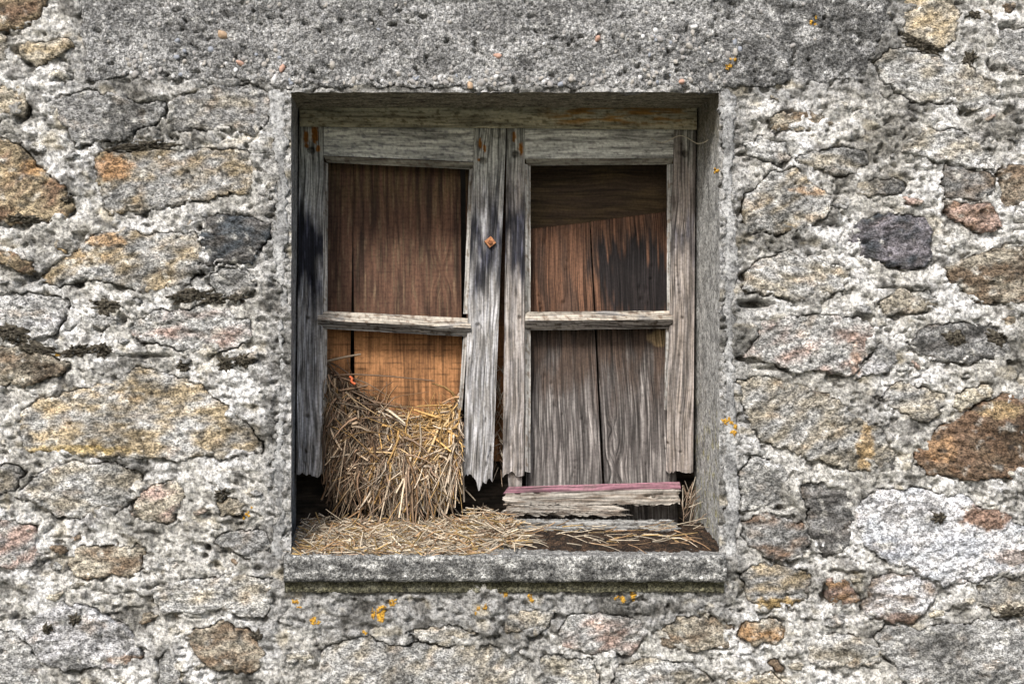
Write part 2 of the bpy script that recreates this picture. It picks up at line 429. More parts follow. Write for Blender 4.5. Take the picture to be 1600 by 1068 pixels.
STEP = 2.6
fx = np.arange(-96, 1696.1, STEP); fy = np.arange(-84, 1155.1, STEP)
gx = np.concatenate([np.linspace(-1400, -102, 90), fx, np.linspace(1702, 3000, 90)])
gy = np.concatenate([np.linspace(-1250, -90, 80), fy, np.linspace(1161, 1984, 60)])
GX, GY = np.meshgrid(gx, gy, indexing='ij')
WXg, WYg = warp(GX, GY)
SD = np.full(GX.shape, 60.0); UP = np.zeros(GX.shape)
bigp = [parse(s[0]) for s in ST]
rc = random.Random(77)
tries = 0; chips = []
while len(chips) < 60 and tries < 4000:
    tries += 1
    x, y, r0 = rc.uniform(5, 1595), rc.uniform(5, 1063), rc.uniform(6, 17)
    if 410 < x < 1165 and 120 < y < 990: continue
    if 110 < x < 1410 and y < 150: continue
    if any(math.hypot(x - c[0], y - c[1]) < r0 + c[2] + 8 for c in chips): continue
    q = np.array([x]), np.array([y])
    if any(abs(P[:, 0].mean() - x) < 260 and sdf(*q, P)[0][0] < r0 + 1 for P in bigp): continue
    chips.append((x, y, r0))
    n = rc.randint(5, 7); ra = rc.uniform(.5, .8); ro = rc.uniform(-.5, .5)
    pts = []
    for k in range(n):
        a = 6.283 * k / n + rc.uniform(-.3, .3); e = rc.uniform(.75, 1.1)
        lx, ly = math.cos(a) * r0 * 1.25 * e, math.sin(a) * r0 * ra * e
        pts.append(f"{x + lx * math.cos(ro) - ly * math.sin(ro):.0f},{y + lx * math.sin(ro) + ly * math.cos(ro):.0f}")
    ca, cb = rc.choice([('lgrey', 'cream'), ('grey', 'lgrey'), ('tan', 'lgrey'), ('cream', 'white'), ('brown', 'tan'), ('lgrey', 'grey'), ('pink', 'tan')])
    ST.append((' '.join(pts), ca, cb, .4, .2, rc.uniform(5, 10), rc.uniform(-20, 30)))
polys = [parse(s[0]) for s in ST] + [parse(c[1]) for c in CONCRETE]
SC_ = SD.copy(); CH_ = SD.copy()
for k, P in enumerate(polys):
    x0, y0 = P.min(0) - 45; x1, y1 = P.max(0) + 45
    i0, i1 = np.searchsorted(gx, [x0, x1]); j0, j1 = np.searchsorted(gy, [y0, y1])
    if i1 <= i0 or j1 <= j0: continue
    sl = (slice(i0, i1), slice(j0, j1))
    d, u = sdf(WXg[sl], WYg[sl], P)
    if k >= BIG_N and k < len(ST):
        CH_[sl] = np.minimum(CH_[sl], d)
        continue
    if k >= len(ST):
        SC_[sl] = np.minimum(SC_[sl], d)
        continue
    m = d < SD[sl]
    SD[sl] = np.where(m, d, SD[sl]); UP[sl] = np.where(m, u, UP[sl])

cement = sst(906, 925, GY + 8 * pn(GX / 30, GY / 30, 40)) * (1 - sst(965, 1000, GY + 30 * pn(GX / 60, GY / 60, 41))) * sst(425, 460, GX) * (1 - sst(1125, 1165, GX))
cement = np.maximum(cement, (1 - sst(10, 40, np.abs(GX - 425 + 12 * pn(GX / 30, GY / 40, 42)))) * sst(850, 880, GY) * (1 - sst(1010, 1050, GY)))
H = 3.5 + 7.0 * fbm(GX / 120, GY / 110, 3, 20) + 7.0 * fbm(GX / 34, GY / 28, 3, 21)
w1, w2, wc = worley(GX / 27 + .5 * pn(GX / 20, GY / 20, 1), GY / 20, 22)
lump = sst(-.35, .35, pn(GX / 80, GY / 80, 23))
H += 13.0 * (np.minimum(w2 - w1, .45) - .3) * lump
w1, w2, wc = worley(GX / 10 + .4 * pn(GX / 9, GY / 9, 2), GY / 8.5, 34)
H += 3.4 * (np.minimum(w2 - w1, .5) - .3) * sst(-.4, .2, pn(GX / 50, GY / 50, 35)) + 1.5 * (wc - .5)
H += 2.2 * fbm(GX / 8, GY / 8, 2, 24)
H -= 11.0 * sst(.26, .6, fbm(GX / 22, GY / 15, 3, 36))
rg = 1 - np.abs(pn(GX / 55 + .4 * pn(GX / 20, GY / 20, 3), GY / 30, 25))
H -= 10 * sst(.93, .995, rg) * sst(-.1, .4, pn(GX / 90, GY / 90, 26))
H += cement * (3 + 6 * (0.6 - worley(GX / 24, GY / 20, 27)[0]))
crk = sst(.05, .55, pn(GX / 52, GY / 52, 28) + .32 * UP + .13)
H -= (26 * crk) * np.exp(-(np.maximum(SD, 0) / (1.0 + 8.0 * crk * sst(0, .6, pn(GX / 34, GY / 34, 48)))) ** 2)
smear = (7 + 17 * pn(GX / 44, GY / 44, 29) + 7 * pn(GX / 13, GY / 13, 37)) * (1 - crk) - 1
H -= 40 * (crk * sst(0, 6, -SD - smear) + (1 - crk) * sst(0, 30, -SD - smear))
H = H - 25 * sst(0, 7, -CH_ - 2) 
H = H - 30 * sst(2, 10, -SC_ - 3 * pn(GX / 16, GY / 16, 38))
# open cavities and weep holes in the joints
for (x, y, rx, ry, dp) in [(24, 78, 8, 6, 30), (52, 432, 10, 7, 30), (324, 856, 5, 5, 40), (321, 868, 5, 4, 30), (258, 172, 4, 13, 25), (311, 355, 5, 6, 30),
                           (207, 783, 4, 15, 30), (190, 500, 6, 8, 20), (1180, 475, 24, 6, 45), (1164, 432, 9, 8, 25), (1262, 851, 7, 6, 35), (1238, 880, 6, 5, 35),
                           (1218, 793, 10, 4, 25), (1160, 560, 8, 4, 25), (1573, 44, 13, 5, 20), (402, 889, 6, 6, 20), (1166, 240, 12, 4, 20), (1500, 297, 8, 4, 25),
                           (1155, 333, 4, 8, 22), (1290, 925, 5, 14, 22), (860, 962, 16, 5, 20), (106, 478, 3, 12, 18), (230, 556, 40, 3, 14), (1220, 575, 34, 4, 20), (1500, 668, 26, 4, 14)]:
    q = ((GX - x) / rx) ** 2 + ((GY - y) / ry) ** 2
    H -= dp * np.exp(-q ** 2 * .8)
# opening reveals keep the sheet back from the cast faces
big = fbm(GX / 110, GY / 110, 4, 30); sm = fbm(GX / 26, GY / 26, 4, 31)
mc = mix((.49, .48, .45), (.68, .68, .675), sst(-.25, .45, big))
mc = mix(mc, (.34, .335, .31), sst(.05, .5, sm) * .8)
mc = mix(mc, (.74, .735, .72), sst(.2, .5, fbm(GX / 34, GY / 28, 4, 39)) * .7)
mc = mix(mc, (.29, .29, .285), cement * .9)
mc = mix(mc, (.30, .30, .295), (1 - sst(5, 45, SC_ + 22 * fbm(GX / 30, GY / 30, 3, 46))) * .75)
mc = mix(mc, (.13, .125, .115), sst(.2, .5, fbm(GX / 40, GY / 36, 5, 32)) * .85)
mc = mix(mc, (.16, .155, .145), sst(.3, .55, fbm(GX / 9, GY / 8, 3, 45)) * .7)
mc = mix(mc, (.46, .40, .28), sst(.3, .6, fbm(GX / 60, GY / 40, 4, 33)) * .45)
wthr = sst(.02, .42, fbm(GX / 130, GY / 80, 5, 47))
mc = mix(mc, mc * np.array((.34, .335, .32)), wthr * .85)
drk = sst(0, 1, (GX - 1180) / 220) * sst(0, 1, (230 - GY) / 180) * (GX < 1460)
mc = mix(mc, (.13, .13, .125), np.clip(drk * (.4 + .9 * sm), 0, .8))
cx_c, cy_c = (GX[:-1, :-1] + GX[1:, 1:]) / 2, (GY[:-1, :-1] + GY[1:, 1:]) / 2
keep = ~((cx_c > 455) & (cx_c < 1124) & (cy_c > 146) & (cy_c < 905))
V = np.stack([(GX - 800) / 1000, -H / 1000, (534 - GY) / 1000], -1)
mortar = build('mortar', V, grid_quads(len(gx), len(gy), keep), M_mortar, wall, col=mc)
FRONT = H.copy()

def stone_piece(name, P, hf, cf, mat, parent, step=3.0, back=45):
    """one stone: a relief face cut to its outline with sides that run back into the joint"""
    x0, y0 = P.min(0) - 14; x1, y1 = P.max(0) + 14
    if x1 - x0 > 2500: return None
    xs = np.arange(x0, x1, step); ys = np.arange(y0, y1, step)
    X, Y = np.meshgrid(xs, ys, indexing='ij')
    for _ in range(2):                       # pull the rim onto the outline
        wx, wy = warp(X, Y)
        d, u = sdf(wx, wy, P)
        if _ == 0:
            ins = d < step * .55
            gxx, gyy = np.gradient(d, step)
            gl = np.hypot(gxx, gyy) + 1e-6
            mv = np.where((d > -step * .55) & ins, -d, 0)
            X = X + np.clip(mv * gxx / gl, -step * .6, step * .6); Y = Y + np.clip(mv * gyy / gl, -step * .6, step * .6)
    keep = ins[:-1, :-1] & ins[1:, :-1] & ins[:-1, 1:] & ins[1:, 1:]
    q = grid_quads(len(xs), len(ys), keep)
    if len(q) < 2: return None
    hh = hf(X, Y, np.maximum(-d, 0))
    cc = cf(X, Y, np.maximum(-d, 0))
    e = np.concatenate([q[:, [0, 1]], q[:, [1, 2]], q[:, [2, 3]], q[:, [3, 0]]])
    key = e.min(1).astype(np.int64) * 10000000 + e.max(1)
    un, inv, cnt = np.unique(key, return_inverse=True, return_counts=True)
    be = e[cnt[inv] == 1]
    used, ix = np.unique(q, return_inverse=True)
    rm = np.full(X.size, -1); rm[used] = np.arange(len(used))
    px, py, ph = X.ravel()[used], Y.ravel()[used], hh.ravel()[used]
    A = np.stack([(px - 800) / 1000, -ph / 1000, (534 - py) / 1000], -1)
    bv = np.unique(be); rb = np.full(X.size, -1); rb[bv] = np.arange(len(bv)) + len(used)
    B = A[rm[bv]].copy(); B[:, 1] = back / 1000
    sq = np.stack([rm[be[:, 1]], rm[be[:, 0]], rb[be[:, 0]], rb[be[:, 1]]], -1)
    colr = cc.reshape(-1, 3)[used]; colr = np.concatenate([colr, colr[rm[bv]]])
    VV = np.concatenate([A, B]); QQ = np.concatenate([ix.reshape(-1, 4), sq])
    c = P.mean(0)
    # note the height for whatever grows on it
    i0, i1 = np.searchsorted(gx, [x0, x1]); j0, j1 = np.searchsorted(gy, [y0, y1])
    if i1 > i0 and j1 > j0:
        ii = np.clip(((gx[i0:i1] - x0) / step).astype(int), 0, len(xs) - 1); jj = np.clip(((gy[j0:j1] - y0) / step).astype(int), 0, len(ys) - 1)
        sub = np.where(ins, hh, -99)[np.ix_(ii, jj)]
        FRONT[i0:i1, j0:j1] = np.maximum(FRONT[i0:i1, j0:j1], sub)
    return build(name, VV, QQ, mat, parent, col=colr, origin=((c[0] - 800) / 1000, 0, (534 - c[1]) / 1000))

# mineral stains that belong to single stones
STAINS = [(1540, 806, 44, 22, (.21, .12, .075), .9), (1450, 800, 30, 22, (.24, .24, .24), .7), (1385, 855, 40, 18, (.30, .32, .36), .6), (1500, 850, 50, 22, (.42, .44, .48), .6),
          (1395, 800, 24, 16, (.27, .26, .25), .6), (1590, 870, 40, 14, (.33, .24, .18), .6), (1400, 965, 36, 10, (.16, .11, .085), .9), (178, 262, 30, 22, (.38, .22, .11), .7),
          (1350, 700, 14, 34, (.42, .29, .14), .7), (1268, 298, 34, 7, (.44, .29, .17), .7), (1215, 942, 44, 10, (.38, .26, .10), .8), (165, 375, 34, 12, (.40, .25, .12), .7),
          (100, 395, 40, 10, (.42, .29, .14), .7), (110, 703, 90, 9, (.43, .32, .13), .7), (1335, 565, 10, 26, (.36, .23, .16), .7), (1470, 700, 24, 24, (.32, .20, .11), .7),
          (1560, 640, 40, 14, (.36, .27, .15), .7), (60, 262, 26, 14, (.36, .22, .10), .6), (200, 1030, 34, 8, (.26, .17, .11), .8), (1180, 400, 30, 10, (.30, .27, .22), .5)]
def stone_fns(k, c1, c2, amt, lich, proud, tilt):
    r = random.Random(k * 7 + 3)
    c1, c2 = np.array(PAL[c1]), np.array(PAL[c2])
    ta, tb = r.uniform(-.05, .05), r.uniform(-.07, .03)
    th = math.radians(-tilt); ledge = r.uniform(.6, 2.4); sp = r.uniform(11, 20); rd = r.uniform(2.5, 5)
    val = r.uniform(.72, 1.12)
    facets = [(r.uniform(0, 6.283), r.uniform(.1, .55), r.uniform(.05, .2)) for _ in range(r.randint(3, 5))]
    def hf(X, Y, d):
        U = X * math.cos(th) + Y * math.sin(th); Vv = -X * math.sin(th) + Y * math.cos(th)
        cx, cy = X.mean(), Y.mean()
        rx, ry = (np.ptp(X) - 28) / 2, (np.ptp(Y) - 28) / 2
        fac = np.full(X.shape, 9.0)
        for (an, off, sl) in facets:          # hewn face: a few planes that fall away from the middle
            fac = np.minimum(fac, 3.5 - sl * ((X - cx) * math.cos(an) + (Y - cy) * math.sin(an) - off * (abs(rx * math.cos(an)) + abs(ry * math.sin(an)))) + 1.5 * pn(X / 22, Y / 22, k + 33))
        h = proud * 1.0 - 3.5 + np.minimum(fac, 3.5)
        h = np.maximum(h, -7) + 4.5 * fbm(U / 70, Vv / 38, 3, k)
        qd = Vv / sp + 1.3 * fbm(U / 70, Vv / 30, 3, k + 50)
        fr = qd - np.floor(qd)
        h = h + ledge * 2.2 * (fr - sst(.86, 1, fr)) * sst(-.3, .3, pn(U / 60, Vv / 40, k + 9))
        h = h + 2.8 * fbm(U / 17, Vv / 8, 3, k + 70) + 1.3 * fbm(X / 6, Y / 6, 2, k + 80)
        h = h - 5 * sst(.36, .6, fbm(U / 16, Vv / 9, 3, k + 90))
        e = np.clip(1 - d / rd, 0, 1)
        h = h - rd * .8 * (1 - np.sqrt(np.clip(1 - e * e, 0, 1)))
        return h
    def cf(X, Y, d):
        U = X * math.cos(th) + Y * math.sin(th); Vv = -X * math.sin(th) + Y * math.cos(th)
        p = fbm(U / 60, Vv / 26, 4, k + 100)
        c = mix(c1, c2, sst(-.08 - amt * .5, .75 - amt * .5, p))
        s2 = fbm(U / 12, Vv / 7, 3, k + 110)
        c = c * (val * (1 + .4 * s2))[..., None]
        c = mix(c, c * np.array((.36, .355, .34)), sst(.02, .42, fbm(X / 130, Y / 80, 5, 47)) * .7)
        o = fbm(X / 40, Y / 30, 4, k + 120)
        c = mix(c, c * np.array((1.25, .85, .5)), sst(.25, .6, o) * .22)
        for (lx, ly, rx, ry, lc, ls) in STAINS:
            if lx < X.min() or lx > X.max() or ly < Y.min() or ly > Y.max(): continue
            q = ((X - lx) / rx) ** 2 + ((Y - ly) / ry) ** 2 + .9 * fbm(X / 16, Y / 12, 4, k + 150)
            c = mix(c, np.array(lc) * (1 + .4 * s2)[..., None], (1 - sst(.5, 1.3, q)) * ls)
        b = fbm(X / 28, Y / 24, 5, k + 130)
        c = mix(c, (.05, .05, .048), sst(.52 - lich * .7, .85 - lich * .5, b) * .8)
        b2 = fbm(X / 24, Y / 20, 5, k + 140)
        c = mix(c, (.55, .54, .50), sst(.25, .6, b2) * .6)
        return c
    return hf, cf

n_st = 0
for k, s in enumerate(ST):
    P = polys[k]
    inview = P[:, 0].max() > -70 and P[:, 0].min() < 1670 and P[:, 1].max() > -60 and P[:, 1].min() < 1130
    hf, cf = stone_fns(k, *s[1:])
    stone_piece('stone', P, hf, cf, M_stone, wall, 2.6 if inview else 13.0)

# cast concrete: lintel and jamb faces
def conc_fns(seed, base, dark, rough, proud):
    def hf(X, Y, d):
        h = proud + 2.6 * fbm(X / 60, Y / 60, 3, seed)
        rough_ = rough; rgn = .35 + .9 * sst(-.3, .35, fbm(X / 90, Y / 45, 3, seed + 11))
        h = h + rough * rgn * (2.6 * fbm(X / 16, Y / 16, 3, seed + 1) + 1.6 * (.5 - worley(X / 11, Y / 9, seed + 2)[0]) + 1.2 * fbm(X / 6, Y / 6, 2, seed + 3))
        pit = fbm(X / 15, Y / 11, 3, seed + 4)
        h = h - rough * rgn * 7 * sst(.32, .58, pit)
        e = np.clip(1 - d / 5, 0, 1)
        return h - 2.5 * e * e
    def cf(X, Y, d):
        c = mix(np.array(base) * .75, np.array(base) * 1.4, sst(-.35, .4, fbm(X / 80, Y / 50, 4, seed + 5)))
        c = mix(c, np.array(base) * .45, sst(.1, .6, fbm(X / 22, Y / 18, 4, seed + 6)) * dark)
        c = mix(c, (.55, .55, .53), sst(.35, .6, fbm(X / 12, Y / 12, 3, seed + 7)) * .7)
        if dark > .6:
            z = sst(1080, 1230, X + 80 * fbm(X / 70, Y / 70, 3, seed + 8))
            c = mix(c, np.array((.085, .085, .083)), z * sst(-.25, .25, fbm(X / 26, Y / 22, 4, seed + 9)) * .9)
        return c
    return hf, cf
lint = None
for k, (nm, sp_) in enumerate(CONCRETE):
    P = parse(sp_)
    if nm == 'lintel':
        hf, cf = conc_fns(500, (.275, .275, .272), .75, 1.5, 5)
        lint = stone_piece('concrete_lintel', P, hf, cf, M_conc, wall, 2.6, 24)
        LHF = hf
    else:
        hf, cf = conc_fns(520 + k * 20, (.27, .273, .272), .4, .3, 4)
        stone_piece('cement_jamb', P, hf, cf, M_cement, wall, 2.6, 14)

def front(x, y):
    i = min(np.searchsorted(gx, x), len(gx) - 1); j = min(np.searchsorted(gy, y), len(gy) - 1)
    return FRONT[i, j]

# reveals of the opening (soffit and two sides), and dark room behind
def sheet(name, C, nu, nv, disp, nrm, colf, mat, parent, flip=False):
    u = np.linspace(0, 1, nu)[:, None, None]; v = np.linspace(0, 1, nv)[None, :, None]
    C = [np.array(c, float) for c in C]
    Vv = (C[0] * (1 - u) + C[1] * u) * (1 - v) + (C[3] * (1 - u) + C[2] * u) * v
    L = np.linalg.norm(C[1] - C[0]) * 1000; M = np.linalg.norm(C[3] - C[0]) * 1000
    a = u[..., 0] * L + 0 * v[..., 0]; b = v[..., 0] * M + 0 * u[..., 0]
    Vv = Vv + disp(a, b)[..., None] / 1000 * np.array(nrm)
    return build(name, Vv, grid_quads(nu, nv, flip=flip), mat, parent, col=colf(a, b))
BK = .26
zt, xl0, xl1, xr0, xr1 = .3945, -.349, -.3575, .328, .3335
zb = -.345
sheet('soffit', [(xl0 - .01, .004, zt), (xr0 + .01, .004, zt), (xr0 + .01, BK, zt), (xl0 - .01, BK, zt)], 230, 80,
      lambda a, b: 1.5 * fbm(a / 90, b / 8, 3, 600) + .8 * fbm(a / 12, b / 8, 3, 601), (0, 0, -1),
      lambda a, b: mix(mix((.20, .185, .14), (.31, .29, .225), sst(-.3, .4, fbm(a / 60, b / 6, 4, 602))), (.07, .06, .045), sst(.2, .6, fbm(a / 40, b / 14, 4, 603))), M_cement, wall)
sheet('reveal', [(xl0, .004, zt), (xl0, BK, zt), (xl1, BK, zb), (xl1, .004, zb)], 80, 240,
      lambda a, b: 1.2 * fbm(a / 40, b / 60, 3, 610) + .5 * fbm(a / 6, b / 6, 3, 611), (1, 0, 0),
      lambda a, b: mix((.34, .345, .35), (.20, .205, .21), sst(-.1, .5, fbm(a / 30, b / 50, 4, 612))), M_cement, wall)
def rrcol(a, b):
    c = mix((.44, .44, .425), (.28, .28, .27), sst(-.1, .5, fbm(a / 30, b / 40, 4, 622)))
    c = mix(c, (.14, .12, .07), (1 - sst(30, 120, b + 40 * fbm(a / 30, b / 30, 3, 625))) * .7)
    return mix(c, (.36, .33, .10), sst(.1, .5, fbm(a / 14, b / 22, 4, 624)) * sst(430, 600, b) * .6)
sheet('reveal', [(xr0, .004, zt), (xr0, BK, zt), (xr1, BK, zb), (xr1, .004, zb)], 80, 240,
      lambda a, b: 1.6 * fbm(a / 40, b / 60, 3, 620) + 1.0 * fbm(a / 6, b / 6, 3, 621), (-1, 0, 0), rrcol, M_cement, wall, True)
# closed dark barn behind the opening
bx = [(-2.2, .05, -1.45), (2.2, .05, -1.45), (2.2, .05, 1.784), (-2.2, .05, 1.784), (-2.2, 1.6, -1.45), (2.2, 1.6, -1.45), (2.2, 1.6, 1.784), (-2.2, 1.6, 1.784)]
build('wall_core', bx, [(0, 1, 5, 4), (1, 2, 6, 5), (2, 3, 7, 6), (3, 0, 4, 7), (4, 5, 6, 7)], M_dark, wall, col=[(.05, .045, .04)] * 8, smooth=False)

# pebbles bared in the lintel
pm = []
for k in range(6):
    r = np.random.RandomState(k)
    import bmesh
    bm = bmesh.new(); bmesh.ops.create_icosphere(bm, subdivisions=2, radius=1)
    for v in bm.verts:
        n = float(fbm(np.array([v.co.x * 1.1 + k * 5]), np.array([v.co.y * 1.1 + v.co.z]), 2, k)[0])
        v.co *= 1 + .3 * n
    me = bpy.data.meshes.new('pebble'); bm.to_mesh(me); bm.free()
    cc = [(.30, .29, .28), (.42, .30, .20), (.48, .30, .23), (.60, .60, .60), (.26, .28, .32), (.36, .34, .31)][k]
    a = me.attributes.new('Col', 'FLOAT_COLOR', 'POINT')
    for d in a.data: d.color = (*cc, 1)
    me.polygons.foreach_set('use_smooth', np.ones(len(me.polygons), bool))
    me.materials.append(M_pebble); pm.append(me)
rp = random.Random(5)
spots = []
for _ in range(60): spots.append((rp.uniform(200, 445), rp.gauss(100 + 0, 16)))
for _ in range(110): spots.append((rp.uniform(445, 1140), 133 - abs(rp.gauss(0, 9))))
for _ in range(45): spots.append((rp.gauss(1060, 60), rp.gauss(72, 20)))
for _ in range(55): spots.append((rp.uniform(150, 1330), rp.uniform(2, 120)))
big_p = [(349, 56, 8, 1), (331, 78, 7, 4), (376, 100, 6, 2), (441, 107, 6, 2), (429, 124, 7, 3), (520, 103, 7, 5), (1077, 75, 7, 5), (933, 62, 5, 2), (777, 88, 5, 2), (668, 134, 7, 4), (735, 134, 6, 1), (752, 131, 8, 0), (1030, 62, 6, 0), (1064, 128, 6, 2), (211, 116, 7, 0)]
for (x, y, r0, kk) in big_p + [(x, y, rp.uniform(2.6, 5.2), rp.choice([0, 0, 0, 0, 5, 5, 5, 4, 3, 0, 5])) for x, y in spots]:
    if not (140 < x < 1340 and -5 < y < 136): continue
    o = bpy.data.objects.new('pebble', pm[kk]); COL.objects.link(o)
    o.location = ((x - 800) / 1000, -(front(x, y) - r0 * .35) / 1000, (534 - y) / 1000)
    o.rotation_euler = (rp.uniform(0, 6), rp.uniform(0, 6), rp.uniform(0, 6))
    o.scale = (r0 * rp.uniform(.9, 1.5) / 1000, r0 * rp.uniform(.7, 1) / 1000, r0 * rp.uniform(.7, 1) / 1000)
    o.parent = lint
    o.matrix_parent_inverse = lint.matrix_basis.inverted()

# growths: black moss cushions and orange lichen
def crust(name, x, y, rx, ry, c1, c2, hgt, seed, rot=0, Yb=None, parent=wall, mat=None, holes=.0):
    nr, ns = 16, 60
    r = np.linspace(0, 1, nr)[:, None]; a = np.linspace(0, 2 * math.pi, ns, endpoint=False)[None, :]
    ed = 1 + .75 * fbm(np.cos(a) * 2.2 + seed, np.sin(a) * 2.2, 4, seed)
    lx, ly = r * ed * np.cos(a) * rx, r * ed * np.sin(a) * ry
    X = x + lx * math.cos(rot) - ly * math.sin(rot); Y = y + lx * math.sin(rot) + ly * math.cos(rot)
    if Yb is None:
        base = np.array([[front(X[i, j], Y[i, j]) for j in range(ns)] for i in range(nr)])
        base = np.minimum(base, np.median(base) + 5); base = np.maximum(base, np.median(base) - 5)
    else: base = -Yb * 1000
    h = base + hgt * np.sqrt(np.clip(1 - r ** 2, 0, 1)) * (1 + .5 * fbm(X / 5, Y / 5, 2, seed + 1)) + hgt * .5 * pn(X / 2.6, Y / 2.6, seed + 2) * (1 - r ** 4) - 2.5 * r ** 6
    V = np.stack([(X - 800) / 1000, -h / 1000, (534 - Y) / 1000], -1)
    i, j = np.meshgrid(np.arange(nr - 1), np.arange(ns), indexing='ij')
    q = np.stack([i * ns + j, (i + 1) * ns + j, (i + 1) * ns + (j + 1) % ns, i * ns + (j + 1) % ns], -1).reshape(-1, 4)
    col = mix(c1, c2, sst(-.3, .4, pn(X / 4, Y / 4, seed + 3)))
    return build(name, V, q, mat or M_moss, parent, col=col)
BLK = ((.040, .035, .028), (.10, .09, .07))
for k, (x, y, rx, ry, rot) in enumerate([(230, 228, 46, 7, -.05), (166, 478, 20, 11, .2), (300, 462, 34, 9, -.1), (372, 466, 12, 7, 0), (335, 467, 20, 7, 0), (20, 520, 26, 12, .2),
        (58, 545, 30, 8, .25), (120, 548, 22, 9, -.2), (160, 547, 16, 9, 0), (352, 567, 12, 10, 0), (380, 563, 14, 11, 0), (286, 572, 10, 7, .5), (38, 342, 24, 6, .05), (107, 312, 10, 6, 0),
        (1440, 72, 30, 8, .35), (1514, 92, 9, 11, .6), (1520, 24, 10, 6, 0), (1555, 528, 14, 10, .4), (1490, 528, 16, 10, .2), (118, 966, 9, 8, 0), (76, 980, 8, 7, 0), (1580, 955, 20, 9, 0),
        (1465, 808, 10, 8, 0), (346, 772, 9, 9, 0), (402, 991, 9, 7, 0)]):
    crust('moss_cushion', x, y, rx * 1.15, ry * 1.2, *BLK, 4, 700 + k * 5, rot)
ORG = ((.52, .31, .05), (.36, .20, .04))
for k, (x, y, rx, ry) in enumerate([(1142, 660, 9, 9), (1146, 676, 5, 8), (595, 957, 13, 16), (497, 962, 9, 8), (572, 988, 5, 5), (466, 938, 9, 5), (750, 946, 6, 8), (787, 926, 9, 7), (828, 929, 7, 9),
        (985, 931, 8, 10), (968, 932, 5, 4), (387, 800, 6, 6), (1138, 100, 8, 7), (1268, 36, 6, 5), (1118, 265, 4, 5), (88, 552, 7, 4)]):
    for q_ in range(5): crust('lichen_patch', x + rs.gauss(0, rx * .6), y + rs.gauss(0, ry * .6), rx * rs.uniform(.3, .65), ry * rs.uniform(.3, .65), *ORG, 1.2, q_ * 131 + 900 + k * 5)

# ------------------------------------------------------------------ sill
prof = [(BK, -.318), (.12, -.326), (.0, -.3295), (-.023, -.3305), (-.0265, -.3335), (-.028, -.350), (-.0275, -.367), (-.024, -.3705), (-.013, -.372), (-.012, -.376), (-.012, -.389), (.03, -.391)]
def dens(P, st):
    out = []
    for (a, b), (c, d) in zip(P[:-1], P[1:]):
        n = max(1, int(math.hypot(c - a, d - b) / st))
        out += [(a + (c - a) * i / n, b + (d - b) * i / n) for i in range(n)]
    return np.array(out + [P[-1]])
pr = dens(prof, .003)
tg = np.gradient(pr, axis=0); nn = np.stack([tg[:, 1], -tg[:, 0]], -1); nn /= np.linalg.norm(nn, axis=1)[:, None] + 1e-9
xs = np.arange(-.3545, .3305, .003)
sl_ = np.cumsum(np.concatenate([[0], np.hypot(*np.diff(pr, axis=0).T)])) * 1000
A, B = np.meshgrid(xs * 1000, sl_, indexing='ij')
dsp = 1.7 * fbm(A / 50, B / 40, 3, 640) + 1.5 * fbm(A / 12, B / 12, 3, 641) + .8 * fbm(A / 5, B / 5, 2, 642)
V = np.zeros(A.shape + (3,))
V[..., 0] = xs[:, None]; V[..., 1] = pr[None, :, 0] + nn[None, :, 0] * dsp / 1000 * 1; V[..., 2] = pr[None, :, 1] + nn[None, :, 1] * dsp / 1000
sc_ = mix((.28, .28, .27), (.50, .50, .48), sst(-.1, .45, fbm(A / 40, B / 14, 4, 643)))
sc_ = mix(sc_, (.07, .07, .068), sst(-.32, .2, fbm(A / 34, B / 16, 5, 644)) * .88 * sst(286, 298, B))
sc_ = mix(sc_, (.10, .095, .055), sst(333, 338, B) * .85)  # recessed strip: mossy olive, with the shade below the nose coloured in
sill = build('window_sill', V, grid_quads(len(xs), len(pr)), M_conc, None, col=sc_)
nv_ = len(pr)
for side in (0, len(xs) - 1):
    pass
tag(sill, 'projecting grey concrete sill below the window, darkened along its front', 'window sill', kind='thing')
ends = bmesh.new(); ends.from_mesh(sill.data)
ends.verts.ensure_lookup_table()
for sd_ in (0, len(xs) - 1):
    try: ends.faces.new([ends.verts[sd_ * nv_ + i] for i in range(nv_)])
    except ValueError: pass
ends.to_mesh(sill.data); ends.free()

